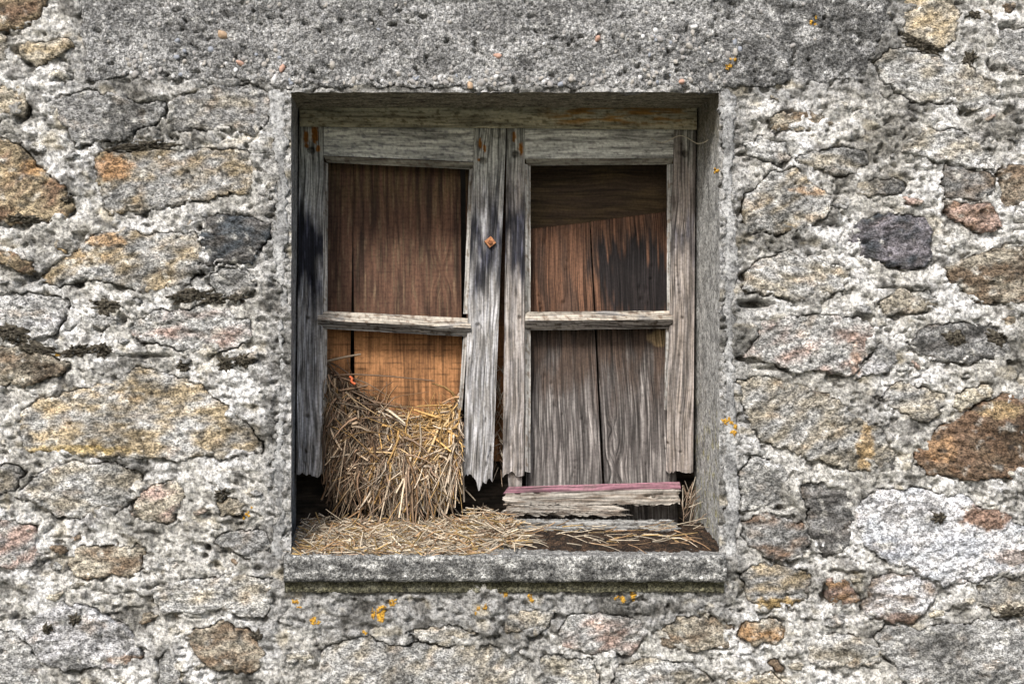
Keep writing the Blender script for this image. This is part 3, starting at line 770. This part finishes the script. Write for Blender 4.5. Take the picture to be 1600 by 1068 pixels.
# ------------------------------------------------------------------ timber
def plank(name, parent, Q, thick, mat, colf, seed, grain='v', relief=1.0, rag=(0, 0), ragu=(0, 0), holes=(), step=2.0, knots=(), bow=0, edge=2.0, cracks=0, wav=5):
    """Q: four corners (px, py, depth m) tl tr br bl; a weathered board with relief face, sides and back"""
    Q = np.array(Q, float)
    wid = (np.linalg.norm(Q[1, :2] - Q[0, :2]) + np.linalg.norm(Q[2, :2] - Q[3, :2])) / 2
    hei = (np.linalg.norm(Q[3, :2] - Q[0, :2]) + np.linalg.norm(Q[2, :2] - Q[1, :2])) / 2
    nu, nv = max(4, int(wid / step)), max(4, int(hei / step))
    u = np.linspace(0, 1, nu)[:, None]; v = np.linspace(0, 1, nv)[None, :]
    um = u * wid + 0 * v
    # broken ends follow the fibres
    top = rag[0] * (.5 + .5 * pn(um / 9, um * 0 + seed, seed) + .35 * pn(um / 3, um * 0 + 5, seed + 1)) / hei
    bot = rag[1] * (.5 + .9 * pn(um / 19, um * 0 + seed, seed + 2) + .35 * pn(um / 6, um * 0 + 5, seed + 3) + .15 * pn(um / 2.5, um * 0 + 5, seed + 4)) / hei
    v2 = top + (1 - top - bot) * v
    vm = v * hei + 0 * u
    ul = ragu[0] * (.5 + .6 * pn(vm / 8, vm * 0 + 3, seed + 60) + .4 * pn(vm / 3, vm * 0 + 5, seed + 61)) / wid
    ur = ragu[1] * (.5 + .6 * pn(vm / 8, vm * 0 + 3, seed + 62) + .4 * pn(vm / 3, vm * 0 + 5, seed + 63)) / wid
    u0 = u; u = ul + (1 - ul - ur) * u
    X = ((Q[0, 0] * (1 - u) + Q[1, 0] * u) * (1 - v2) + (Q[3, 0] * (1 - u) + Q[2, 0] * u) * v2)
    Y = ((Q[0, 1] * (1 - u) + Q[1, 1] * u) * (1 - v2) + (Q[3, 1] * (1 - u) + Q[2, 1] * u) * v2)
    Z = ((Q[0, 2] * (1 - u) + Q[1, 2] * u) * (1 - v2) + (Q[3, 2] * (1 - u) + Q[2, 2] * u) * v2)
    a, s = (u * wid + 0 * v2, v2 * hei) if grain == 'v' else (v2 * hei, u * wid + 0 * v2)
    wob = wav * fbm(s / 130, a / 60, 2, seed + 5)
    aw = a + wob
    for (kx, ky, kr) in knots:
        q = np.hypot((X - kx), (Y - ky) * (.5 if grain == 'v' else 1))
        aw = aw + kr * .8 * np.exp(-(q / kr) ** 2) * np.sign(X - kx + .01)
    h = relief * (.7 * pn(aw / 4.2, s / 120, seed + 6) + .45 * pn(aw / 1.9 + 3, s / 60, seed + 7) + .8 * fbm(aw / 22, s / 160, 2, seed + 8))
    ck = 1 - np.abs(pn(aw / 13, s / 260, seed + 9))
    h = h - (3.5 + cracks) * relief * sst(.955, 1.0, ck) * sst(-.1, .3, pn(aw / 30, s / 140, seed + 10))
    for (hx, hy, hr, hd) in holes:
        q = np.hypot(X - hx, Y - hy) / hr
        h = h - hd * (1 - sst(.75, 1.1, q))
    u = u0; eu = np.minimum(u, 1 - u) * wid; ev = np.minimum(v, 1 - v) * hei
    h = h - edge * (np.clip(1 - eu / 3.5, 0, 1) ** 2) - edge * .7 * (np.clip(1 - ev / 3.5, 0, 1) ** 2) + bow * (1 - (2 * u - 1) ** 2)
    Yd = Z - h / 1000
    wx, wy, wz = W(X, Y, Yd)
    A = np.stack([wx, wy, wz], -1).reshape(-1, 3)
    ring = np.concatenate([np.arange(nu) * nv, (nu - 1) * nv + np.arange(1, nv), (np.arange(nu - 2, -1, -1)) * nv + nv - 1, np.arange(nv - 2, 0, -1)])
    wx, wy, wz = W(X.ravel()[ring], Y.ravel()[ring], Z.ravel()[ring] + thick)
    Bv = np.stack([wx, wy, wz], -1)
    n = len(ring); bi = len(A) + np.arange(n)
    sq = np.stack([ring, np.roll(ring, -1), np.roll(bi, -1), bi], -1)[:, ::-1]
    ctr = np.concatenate([A, Bv, Bv.mean(0)[None]]); ci = len(ctr) - 1
    tr = np.stack([bi, np.roll(bi, -1), np.full(n, ci)], -1)
    col = colf(X, Y, a, s, seed).reshape(-1, 3)
    col = np.concatenate([col, col[ring] * 1.0, col[:1]])
    gv = np.stack([aw / 1000, s / 1000, 0 * a + seed * .37], -1).reshape(-1, 3)
    gv = np.concatenate([gv, gv[ring] + np.array((.004, 0, 0)), gv[:1]])
    return build(name, ctr, np.concatenate([grid_quads(nu, nv, flip=False), sq]), mat, parent, col=col, gr=gv, tris=tr, origin=tuple(A.mean(0)))

PAINT = np.array((.50, .505, .47)); BLEACH = np.array((.47, .47, .485)); BLACK = np.array((.020, .021, .030)); GREYW = np.array((.27, .26, .25)); BRN = np.array((.15, .105, .075))
def stile_col(stain, warm=0.0, pa=290):
    """old paint up top, black stain in a band, bleached bare wood below"""
    def f(X, Y, a, s, sd):
        n = fbm(a / 16, s / 90, 4, sd + 30); n2 = fbm(a / 5, s / 45, 3, sd + 31)
        c = mix(mix(GREYW, BLEACH, sst(-.3, .4, n2)), GREYW * np.array((1.0, .86, .76)), np.full(n.shape, warm))
        c = mix(c, mix(PAINT * .95, PAINT * .45, sst(0, .4, n2)), 1 - sst(pa - 50, pa + 40, Y + 60 * n))
        y0, y1, k = stain
        st = sst(y0 - 30, y0 + 50, Y + 70 * n) * (1 - sst(y1 - 60, y1 + 40, Y + 90 * n))
        c = mix(c, mix(BLACK, BLACK * 3.2, sst(.1, .5, n2)), np.clip(st * k * 1.15, 0, 1))
        c = mix(c, c * .35, sst(.2, .5, fbm(a / 3, s / 70, 3, sd + 35)) * .8)
        return c
    return f
def paint_col(base, worn, k=.5, orange=None):
    def f(X, Y, a, s, sd):
        n = fbm(s / 60, a / 7, 4, sd + 30); n2 = fbm(s / 14, a / 4, 3, sd + 31)
        c = mix(base, np.array(base) * .72, sst(-.1, .5, n))
        c = mix(c, worn, sst(.38 - k * .4, .50 - k * .35, n2 + .35 * n))
        if orange: c = mix(c, (.36, .20, .06), sst(orange[0], orange[0] + 60, X) * (1 - sst(orange[1] - 40, orange[1], X)) * sst(-.15, .25, fbm(s / 50, a / 6, 3, sd + 33)) * (1 - sst(186, 200, Y)))
        return c
    return f
def rust_spots(f, spots):
    def g(X, Y, a, s, sd):
        c = f(X, Y, a, s, sd)
        for (x, y, rx, ry) in spots:
            q = ((X - x) / rx) ** 2 + ((Y - y) / ry) ** 2 + .5 * pn(X / 3, Y / 5, sd)
            c = mix(c, (.30, .12, .02), 1 - sst(.5, 1.2, q))
        return c
    return g

win = empty('casement_window', W(778, 800, .22))
tag(win, 'rotten two-leaf wooden casement window with peeling grey paint and no glass', 'window', kind='thing')
F = .205
plank('head_rail', win, [(468, 165, F - .012), (1089, 168, F - .012), (1089, 203, F - .012), (468, 198, F - .012)], .05, M_paint, paint_col((.48, .45, .33), (.20, .18, .12), .4, (830, 1090)), 1, 'h', .8)
LS = [(468, 194, F), (506, 194, F), (503, 746, F), (463, 746, F)]
plank('stile', win, LS, .035, M_wood, rust_spots(stile_col((330, 470, .95), 0, 300), [(478, 215, 4, 12), (492, 210, 6, 16), (497, 232, 4, 6), (479, 228, 3, 4)]), 2, rag=(0, 10), holes=[(486, 235, 5.5, 18), (480, 497, 3, 8), (480, 650, 3, 8), (478, 706, 2.5, 8)], cracks=2, step=1.6)
CS = [(741, 197, F - .002), (791, 197, F - .002), (769, 764, F - .002), (722, 756, F - .002)]
plank('stile', win, CS, .035, M_wood, rust_spots(stile_col((330, 445, .85), 0, 285), [(750, 224, 3, 9), (757, 232, 2.5, 7), (748, 250, 2.5, 3)]), 3, rag=(0, 22), holes=[(755, 251, 5.5, 18), (747, 508, 3.5, 6), (777, 204, 12, 5)], cracks=3, relief=1.2, step=1.6)
CR = [(792, 197, F), (820, 197, F), (819, 744, F), (785, 752, F)]
plank('stile', win, CR, .035, M_wood, rust_spots(stile_col((310, 425, .85), .5, 280), [(803, 214, 3, 10), (814, 233, 4, 11)]), 4, rag=(0, 12), holes=[(805, 241, 5.2, 18), (812, 497, 3, 6)], cracks=2)
plank('tenon', win, [(793, 738, F + .01), (816, 738, F + .01), (815, 764, F + .01), (795, 764, F + .01)], .015, M_wood, stile_col((0, 10, 0), .6, 0), 5, rag=(0, 4))
RS = [(1053, 197, F), (1087, 197, F), (1083, 744, F), (1040, 740, F)]
plank('stile', win, RS, .035, M_wood, stile_col((320, 430, .6), .7, 230), 6, rag=(0, 12), holes=[(1071, 240, 5, 18), (1061, 239, 2.4, 8), (1065, 224, 2, 6), (1066, 497, 3, 4), (1063, 646, 2.2, 6), (1043, 692, 3, 8), (1063, 706, 2, 6)], cracks=2)
TP = paint_col((.64, .645, .60), (.30, .30, .30), .45)
plank('top_rail', win, [(505, 196, F + .002), (742, 199, F + .002), (741, 253, F + .002), (505, 243, F + .002)], .03, M_paint, TP, 7, 'h', .7)
plank('top_rail', win, [(820, 200, F + .002), (1054, 202, F + .002), (1054, 247, F + .002), (820, 248, F + .002)], .03, M_paint, paint_col((.66, .665, .63), (.34, .335, .32), .3), 8, 'h', .6)
MO = paint_col((.26, .25, .21), (.14, .12, .10), .5)
plank('moulding', win, [(506, 244, F - .004), (741, 254, F - .004), (738, 265, F + .008), (511, 254, F + .008)], .02, M_paint, MO, 9, 'h', .5)
plank('moulding', win, [(821, 248, F - .004), (1052, 247, F - .004), (1049, 257, F + .008), (824, 259, F + .008)], .02, M_paint, MO, 10, 'h', .5)
BE = paint_col((.40, .39, .37), (.22, .19, .16), .5)
for k, q in enumerate([[(505, 252, F + .004), (513, 256, F + .014), (510, 740, F + .014), (502, 740, F + .004)],
                       [(733, 264, F + .012), (741, 262, F + .002), (733, 490, F + .002), (724, 490, F + .012)],
                       [(724, 522, F + .012), (731, 522, F + .004), (722, 640, F + .004), (716, 640, F + .012)],
                       [(820, 256, F + .004), (829, 258, F + .014), (829, 738, F + .014), (820, 736, F + .004)],
                       [(1042, 256, F + .014), (1053, 256, F + .004), (1051, 488, F + .004), (1042, 488, F + .014)],
                       [(1040, 512, F + .014), (1050, 512, F + .004), (1042, 640, F + .004), (1038, 640, F + .014)]]):
    plank('bead', win, q, .014, M_wood, BE, 20 + k, 'v', .35, edge=.6, step=1.6)
def bar_col(X, Y, a, s, sd):
    n2 = fbm(s / 9, a / 5, 3, sd + 31)
    return mix(mix((.46, .42, .36), (.24, .19, .15), sst(0, .4, n2)), (.30, .29, .28), sst(.2, .5, fbm(s / 50, a / 9, 3, sd)))
gbar = plank('glazing_bar', win, [(497, 485, F + .010), (735, 497, F + .010), (736, 512, F - .012), (496, 500, F - .012)], .02, M_wood, bar_col, 30, 'h', 1.3, edge=1, step=1.6)
plank('bar_underside', gbar, [(496, 500, F - .0125), (736, 512, F - .0125), (735, 526, F + .008), (498, 513, F + .008)], .012, M_wood, paint_col((.30, .30, .30), (.10, .09, .08), .5), 31, 'h', 1.0, edge=1, step=1.6)
gbar = plank('glazing_bar', win, [(821, 487, F + .010), (1050, 485, F + .010), (1051, 499, F - .012), (820, 501, F - .012)], .02, M_wood, bar_col, 32, 'h', .9, edge=1, step=1.6)
plank('bar_underside', gbar, [(820, 501, F - .0125), (1051, 499, F - .0125), (1050, 513, F + .008), (821, 516, F + .008)], .012, M_wood, paint_col((.32, .30, .28), (.10, .085, .07), .5), 33, 'h', .8, edge=1, step=1.6)

# rusty square nut with its bolt end
bm = bmesh.new()
bmesh.ops.create_cone(bm, cap_ends=True, segments=4, radius1=.0105, radius2=.0095, depth=.007)
me = bpy.data.meshes.new('nut'); bm.to_mesh(me); bm.free()
def solid(name, me, mat, colr, parent, loc, rot):
    a = me.attributes.new('Col', 'FLOAT_COLOR', 'POINT')
    for d in a.data: d.color = (*colr, 1)
    me.materials.append(mat)
    o = bpy.data.objects.new(name, me); COL.objects.link(o)
    o.location = loc; o.rotation_euler = rot
    if parent is not None:
        bpy.context.view_layer.update()
        o.parent = parent; o.matrix_parent_inverse = parent.matrix_world.inverted()
    return o
nut = solid('nut', me, M_rust, (.42, .19, .09), win, W(766, 378, F - .006), (math.radians(90), .12, 0))
bpy.context.view_layer.update()
bm = bmesh.new(); bmesh.ops.create_cone(bm, cap_ends=True, segments=12, radius1=.0038, radius2=.0032, depth=.006)
me = bpy.data.meshes.new('bolt_end'); bm.to_mesh(me); bm.free()
solid('bolt_end', me, M_rust, (.22, .09, .04), nut, W(766, 378, F - .011), (math.radians(90), 0, 0))

# boards behind the openings
BD = .252
def brown_col(dk=1.0, split=505):
    def f(X, Y, a, s, sd):
        n = fbm(a / 30, s / 120, 4, sd + 30); n2 = fbm(a / 4, s / 60, 3, sd + 31)
        up = mix((.120, .064, .042), (.070, .039, .027), sst(-.3, .5, n))
        up = mix(up, (.17, .12, .075), sst(.1, .5, n2) * .7)
        up = mix(up, (.12, .085, .038), (1 - sst(290, 350, Y + 30 * n)) * sst(-.1, .3, n2 + .2) * .5)
        up = mix(up, up * .6, sst(.36, .48, np.abs(((Y + 3 * pn(X / 40, Y / 40, sd)) / 8.3) % 1 - .5)) * .5)
        lo = mix((.36, .175, .075), (.24, .115, .05), sst(-.3, .6, n))
        saw = np.abs(((Y + 2 * pn(X / 50, Y / 50, sd)) / 9.6) % 1 - .5)
        lo = mix(lo, lo * .45, sst(.38, .48, saw) * sst(-.4, .2, pn(X / 22, Y / 5, sd + 40)))
        t = sst(split - 14, split + 12, Y + 10 * n)
        return mix(up, lo, t) * dk
    return f
bset = 'boards nailed up behind the window'
b = plank('board', None, [(496, 245, BD), (553, 245, BD), (545, 720, BD), (496, 720, BD)], .02, M_board, brown_col(.9), 40, step=2.2, relief=.5, wav=1.2)
tag(b, 'narrow brown board behind the left sash, left of the long crack', 'board', bset)
b = plank('board', None, [(551, 245, BD + .003), (719, 245, BD + .003), (723, 720, BD + .003), (555, 720, BD + .003)], .02, M_board, brown_col(1), 41, step=2.2, relief=.5, wav=1.2, knots=[(690, 425, 14)])
tag(b, 'wide board behind the left sash, dull brown above and orange below', 'board', bset)
b = plank('board', None, [(727, 245, BD + .006), (800, 245, BD + .006), (800, 720, BD + .006), (731, 720, BD + .006)], .02, M_board, brown_col(.8), 42, step=2.6, relief=.5)
tag(b, 'brown board mostly hidden behind the paired middle stiles', 'board', bset)
def olive(X, Y, a, s, sd):
    n = fbm(s / 80, a / 20, 4, sd)
    return mix((.062, .042, .027), (.092, .064, .034), sst(-.2, .4, n))
b = plank('board', None, [(805, 240, BD + .045), (1075, 240, BD + .045), (1075, 420, BD + .045), (805, 420, BD + .045)], .02, M_board, olive, 43, 'h', step=2.6, relief=.5)
tag(b, 'dark olive-brown board at the top right, behind the leaning planks', 'board', bset)
def grey_plank(cut):
    def f(X, Y, a, s, sd):
        n = fbm(a / 20, s / 90, 4, sd + 30); n2 = fbm(a / 2.6, s / 120, 3, sd + 31)
        c = mix((.15, .078, .048), (.085, .050, .035), sst(-.2, .4, n))
        fz = fbm(a / 5, s / 200, 3, sd + 36)
        st = sst(-12, 12, X - 945 + 34 * n + 26 * fz) * sst(368, 400, Y + 30 * n + 55 * fz) * (1 - sst(470, 540, Y + 60 * n + 60 * fz))
        c = mix(c, (.016, .014, .015), np.clip(st * 1.1, 0, .97))
        c = mix(c, mix((.075, .052, .040), (.045, .034, .028), sst(-.2, .4, n)), sst(490, 520, Y + 8 * n))
        g_ = mix((.10, .090, .086), (.30, .28, .268), sst(-.1, .4, n2))
        c = mix(c, g_, sst(530, 660, Y + 70 * n))
        fl = (1 - sst(.6, 1.1, ((X - 1035) / 26) ** 2 + ((Y - 528) / 14) ** 2 + .5 * n))
        return mix(c, (.34, .25, .14), fl * .8)
    return f
P1 = plank('plank', None, [(822, 358, BD), (921, 347, BD), (944, 818, BD - .012), (822, 818, BD - .012)], .022, M_wood, grey_plank(0), 44, relief=1.1, cracks=2)
tag(P1, 'weathered plank filling the right sash, left of the split, greyer at its foot', 'plank', 'planks leaning behind the right sash')
P2 = plank('plank', None, [(923, 346, BD + .002), (1046, 330, BD + .002), (1059, 818, BD - .012), (948, 818, BD - .012)], .022, M_wood, grey_plank(1), 45, relief=1.1, cracks=2, knots=[(962, 735, 14), (958, 670, 8)])
tag(P2, 'weathered plank right of the split, with a black stain and a knot near its foot', 'plank', 'planks leaning behind the right sash')
def gap_shade_col(X, Y, a, s, sd):  # near-black backing: the darkness of the gap is put into the colour
    return mix((.05, .04, .032), (.02, .017, .014), sst(-.2, .3, fbm(s / 40, a / 14, 4, sd)))
b = plank('board', None, [(455, 690, BD + .04), (1100, 690, BD + .04), (1100, 850, BD + .04), (455, 850, BD + .04)], .02, M_board, gap_shade_col, 46, 'h', step=3, relief=1.5)
tag(b, 'added dark backing board low down behind the straw, coloured as the shade in the gap', 'board', bset)

# fallen bottom rails on the sill
def rail_col(X, Y, a, s, sd):
    n = fbm(s / 40, a / 6, 4, sd); n2 = worley(X / 5, Y / 4, sd)
    c = mix((.40, .37, .33), (.20, .165, .135), sst(-.2, .35, n))
    return mix(c, (.08, .06, .05), sst(.55, .9, n2[0]) * sst(778, 792, Y) * .8)
def pink_col(X, Y, a, s, sd):
    return mix((.33, .165, .205), (.24, .14, .155), sst(-.1, .4, fbm(s / 30, a / 6, 3, sd)))
rail = empty('fallen_rail', W(920, 808, .16))
tag(rail, 'broken bottom rail with pink painted top lying on the sill', 'rail')
plank('rail_face', rail, [(781, 770, .168), (1064, 762, .168), (1065, 791, .166), (781, 791, .166)], .03, M_wood, rail_col, 50, 'h', 1.8, ragu=(12, 5), rag=(0, 5), cracks=3, step=1.8)
plank('rail_face', rail, [(780, 789, .166), (992, 789, .166), (998, 808, .164), (784, 807, .164)], .03, M_wood, rail_col, 51, 'h', 2.4, ragu=(14, 34), rag=(0, 5), cracks=3, step=1.6)
plank('painted_top', rail, [(794, 760, .205), (1062, 752, .205), (1064, 763, .1675), (786, 771, .1675)], .006, M_wood, pink_col, 52, 'h', .35, step=1.8, edge=.5)
low = plank('batten', None, [(788, 808, .15), (1068, 810, .15), (1076, 834, .147), (800, 832, .147)], .025, M_wood, paint_col((.33, .33, .32), (.12, .11, .10), .6), 53, 'h', 1.8, ragu=(8, 24), rag=(4, 5), cracks=3, step=1.8)
tag(low, 'low grey split batten lying on the sill under the pink-topped rail', 'batten')

# ------------------------------------------------------------------ soil on the sill
sx = np.linspace(.0, .334, 130); sy = np.linspace(-.012, .2, 70)
SX, SY = np.meshgrid(sx, sy, indexing='ij')
px_ = SX * 1000
hz = (7 + 5 * fbm(px_ / 40, SY * 1000 / 30, 4, 800) + 2.5 * fbm(px_ / 6, SY * 1000 / 6, 3, 801)) * sst(0, .03, SY + .008 + .012 * pn(px_ / 30, SY * 0, 802)) * sst(-.01, .08, SX) + SY * 60
sz = -.3325 + SY * .055 - .004 + hz / 1000
so = build('soil', np.stack([SX, SY, sz], -1), grid_quads(130, 70, flip=True), M_soil, None, col=mix((.085, .055, .036), (.03, .023, .018), sst(-.2, .3, fbm(px_ / 14, SY * 1000 / 14, 4, 803))))
tag(so, 'dark crumbly soil and moss along the right half of the sill', 'soil', kind='stuff')

# ------------------------------------------------------------------ straw
rn = np.random.RandomState(4)
def blades(name, items, label, cat):
    """items: (root xyz, direction, bend vector, length, width, colour)"""
    Vs, Qs, Cs = [], [], []; n = 0
    for (p, d, bn, L, wd, c) in items:
        d = d / (np.linalg.norm(d) + 1e-9)
        side = np.cross(d, np.array((rn.uniform(-.5, .5), -1, rn.uniform(-.5, .5)))); side /= np.linalg.norm(side) + 1e-9
        up = np.cross(side, d)
        for k in range(4):
            t = k / 3
            ctr = p + d * L * t + bn * L * t * t
            ww = wd * (1 - .3 * t * t)
            Vs += [ctr - side * ww / 2, ctr + up * ww * .22, ctr + side * ww / 2]
            Cs += [c * .9, c, c * .95]
        for k in range(3):
            a = n + k * 3
            Qs += [(a, a + 1, a + 4, a + 3), (a + 1, a + 2, a + 5, a + 4), (a + 2, a, a + 3, a + 5)]
        n += 12
    o = build(name, Vs, Qs, M_straw, None, col=Cs)
    return tag(o, label, cat, kind='stuff')
def sc(kind):
    r = rn.rand()
    if kind == 'gold': b = np.array((.58, .38, .15)) if r < .6 else np.array((.66, .50, .28))
    elif kind == 'grey': b = np.array((.34, .25, .18)) if r < .5 else (np.array((.52, .46, .37)) if r < .85 else np.array((.20, .14, .09)))
    else: b = np.array((.64, .55, .42)) if r < .55 else (np.array((.42, .27, .15)) if r < .8 else np.array((.48, .33, .14)))
    return b * rn.uniform(.45, 1.35)
tb = lambda x: np.interp(x, [505, 520, 545, 580, 620, 655, 690, 712, 724], [556, 572, 596, 618, 645, 652, 640, 624, 612])
bb = lambda x: 16 * pn(np.asarray(x) / 24., np.asarray(x) * 0. + 2.2, 861) + np.interp(x, [505, 540, 600, 660, 724], [748, 768, 782, 780, 752])
def bulge(x, y):
    t = np.clip((y - tb(x)) / (bb(x) - tb(x)), 0, 1)
    return .240 - .045 * np.sin(np.clip(t * 1.15, 0, 1) * math.pi * .62) * (1 - .12 * np.abs((x - 615) / 110) ** 2) + .020 * fbm(np.asarray(x) / 38., np.asarray(y) / 46., 2, 860)
# lumpy core that the stalks grow from
cx_, cy_ = np.meshgrid(np.linspace(506, 722, 90), np.linspace(0, 1, 80), indexing='ij')
yy_ = tb(cx_) + 8 + (bb(cx_) - 14 - tb(cx_)) * cy_
dd_ = bulge(cx_, yy_) + .012 + .006 * fbm(cx_ / 14, yy_ / 14, 3, 850)
wx_, wy_, wz_ = W(cx_, yy_, dd_)
core = build('straw_core', np.stack([wx_, wy_, wz_], -1), grid_quads(90, 80), M_straw, None, col=mix((.05, .035, .022), (.13, .09, .055), sst(-.2, .4, fbm(cx_ / 6, yy_ / 9, 3, 851))))
items = []
for _ in range(3600):
    x = rn.uniform(506, 722); t = rn.rand() ** .9
    y = tb(x) + (bb(x) - 22 - tb(x)) * t
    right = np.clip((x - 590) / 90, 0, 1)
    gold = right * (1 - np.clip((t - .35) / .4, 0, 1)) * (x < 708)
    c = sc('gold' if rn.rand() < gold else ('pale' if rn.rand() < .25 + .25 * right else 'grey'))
    Y = bulge(x, y) + rn.uniform(-.016, .014)
    p = np.array(W(x, y, Y))
    if rn.rand() < max(gold * .8, .22) or t < .06: d = np.array((rn.normal(0, 1), rn.uniform(-.25, .1), rn.normal(-.1, .5)))
    else: d = np.array((-.42 + .55 * (x - 506) / 216 + rn.normal(0, .5), rn.uniform(-.22, .05), -1 + rn.normal(0, .45)))
    L = rn.uniform(.018, .05) if rn.rand() < .75 else rn.uniform(.05, .09)
    bn = np.array((rn.normal(0, .5), rn.uniform(-.15, .1), -.3 + rn.normal(0, .4)))
    tip = p + d / np.linalg.norm(d) * L + bn * L
    tx = VX + (tip[0] - CX) * 1000 * D / (D + tip[1])
    if not (503 < tx < 727): continue
    c = c * np.array((1.0, .95, .92))
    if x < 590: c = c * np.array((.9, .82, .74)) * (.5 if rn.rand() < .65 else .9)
    wd = rn.uniform(.0006, .0016) if rn.rand() < .58 else rn.uniform(.0020, .0060)
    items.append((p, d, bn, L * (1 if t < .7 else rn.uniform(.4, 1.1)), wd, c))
for _ in range(130):
    x = rn.uniform(520, 716); y = bb(x) - rn.uniform(5, 40)
    p = np.array(W(x, y, bulge(x, y) + rn.uniform(-.004, .02)))
    items.append((p, np.array((rn.normal(0, .3), rn.uniform(-.1, .1), -1)), np.array((rn.normal(0, .15), 0, 0)), rn.uniform(.02, .055), rn.uniform(.0008, .0034), sc('pale' if rn.rand() < .4 else 'grey')))
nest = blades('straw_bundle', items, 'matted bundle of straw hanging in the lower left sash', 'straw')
core.parent = nest
items = []
for _ in range(3400):
    x = rn.uniform(462, 812); Y = rn.uniform(-.016, .205) if x < 770 else rn.uniform(.03, .16)
    if x > 700 and Y < .03 and rn.rand() < .75 * (x - 700) / 110: continue
    pile = .006 + .018 * np.clip((Y - .02) / .18, 0, 1) + .022 * np.exp(-((x - 770) / 45) ** 2) * np.clip(Y / .1, 0, 1)
    kx = CX + (x - VX) / 1000 * (D + .08) / D
    z = -.331 + Y * .055 + rn.rand() ** .7 * pile
    a = rn.uniform(0, 2 * math.pi)
    d = np.array((math.cos(a), math.sin(a), rn.normal(0, .3)))
    L = rn.uniform(.012, .045) if rn.rand() < .85 else rn.uniform(.045, .075)
    p = np.array((kx, Y, z)) - d * L * .5
    p[0] = min(max(p[0], -.343), .05); p[1] = max(p[1], -.022)
    if p[1] + d[1] * L < -.024 or p[0] + d[0] * L < -.345: continue
    items.append((p, d, np.array((rn.normal(0, .15), 0, rn.normal(0, .08))), L, rn.uniform(.0007, .0034), sc('pale' if rn.rand() < .85 else 'grey')))
blades('scattered_straw', items, 'loose chopped straw strewn over the left half of the sill', 'straw')
items = []
for _ in range(90):
    x = rn.uniform(800, 1085); Y = rn.uniform(.0, .13)
    a = rn.uniform(-.5, .5)
    kx = CX + (x - VX) / 1000 * (D + Y) / D
    items.append((np.array((kx, Y, -.316 + Y * .12)), np.array((math.cos(a), math.sin(a), rn.normal(0, .12))), np.array((0, 0, rn.normal(0, .2))), rn.uniform(.015, .05), rn.uniform(.0008, .0022), sc('pale')))
for _ in range(60):
    y = rn.uniform(560, 735); p = np.array(W(rn.uniform(772, 790), y, .25))
    items.append((p, np.array((rn.normal(0, .5), -.2, -1 + rn.normal(0, .4))), np.zeros(3), rn.uniform(.015, .035), rn.uniform(.001, .0022), sc('grey')))
for _ in range(50):
    y = rn.uniform(775, 825); p = np.array(W(rn.uniform(1066, 1084), y, rn.uniform(.12, .2)))
    items.append((p, np.array((rn.normal(.2, .4), -.2, 1 + rn.normal(0, .4))), np.zeros(3), rn.uniform(.015, .04), rn.uniform(.001, .002), sc('grey')))
blades('stray_straw', items, 'stray straws on the dark soil and between the middle stiles', 'straw')

# small finds: orange twine scrap, pale dry tendril
def tube(name, pts, r, mat, colr, label, cat):
    P = np.array([W(*p) for p in pts]); n = len(P); ns = 6
    T = np.gradient(P, axis=0); T /= np.linalg.norm(T, axis=1)[:, None]
    s = np.cross(T, (0, 1, 0)); s /= np.linalg.norm(s, axis=1)[:, None] + 1e-9
    q = np.cross(T, s)
    a = np.linspace(0, 2 * math.pi, ns, endpoint=False)
    V = P[:, None] + r * (np.cos(a)[None, :, None] * s[:, None] + np.sin(a)[None, :, None] * q[:, None])
    i, j = np.meshgrid(np.arange(n - 1), np.arange(ns), indexing='ij')
    Q = np.stack([i * ns + j, i * ns + (j + 1) % ns, (i + 1) * ns + (j + 1) % ns, (i + 1) * ns + j], -1).reshape(-1, 4)
    return tag(build(name, V, Q, mat, None, col=np.tile(colr, (n * ns, 1))), label, cat)
tt = np.linspace(0, 1, 26)
tube('dry_tendril', [(1018 + 88 * t, 216 + 6 * math.sin(t * 9) - 18 * max(0, t - .8) + 4 * t, .19 - .10 * t) for t in tt], .0007, M_straw, (.5, .45, .34), 'thin pale dried tendril trailing across the top right corner', 'tendril')
tube('twine_scrap', [(546 + 8 * t + 2 * math.sin(t * 7), 588 + 12 * t, .212) for t in tt], .0022, M_straw, (.75, .18, .07), 'small scrap of orange twine caught in the straw', 'twine')
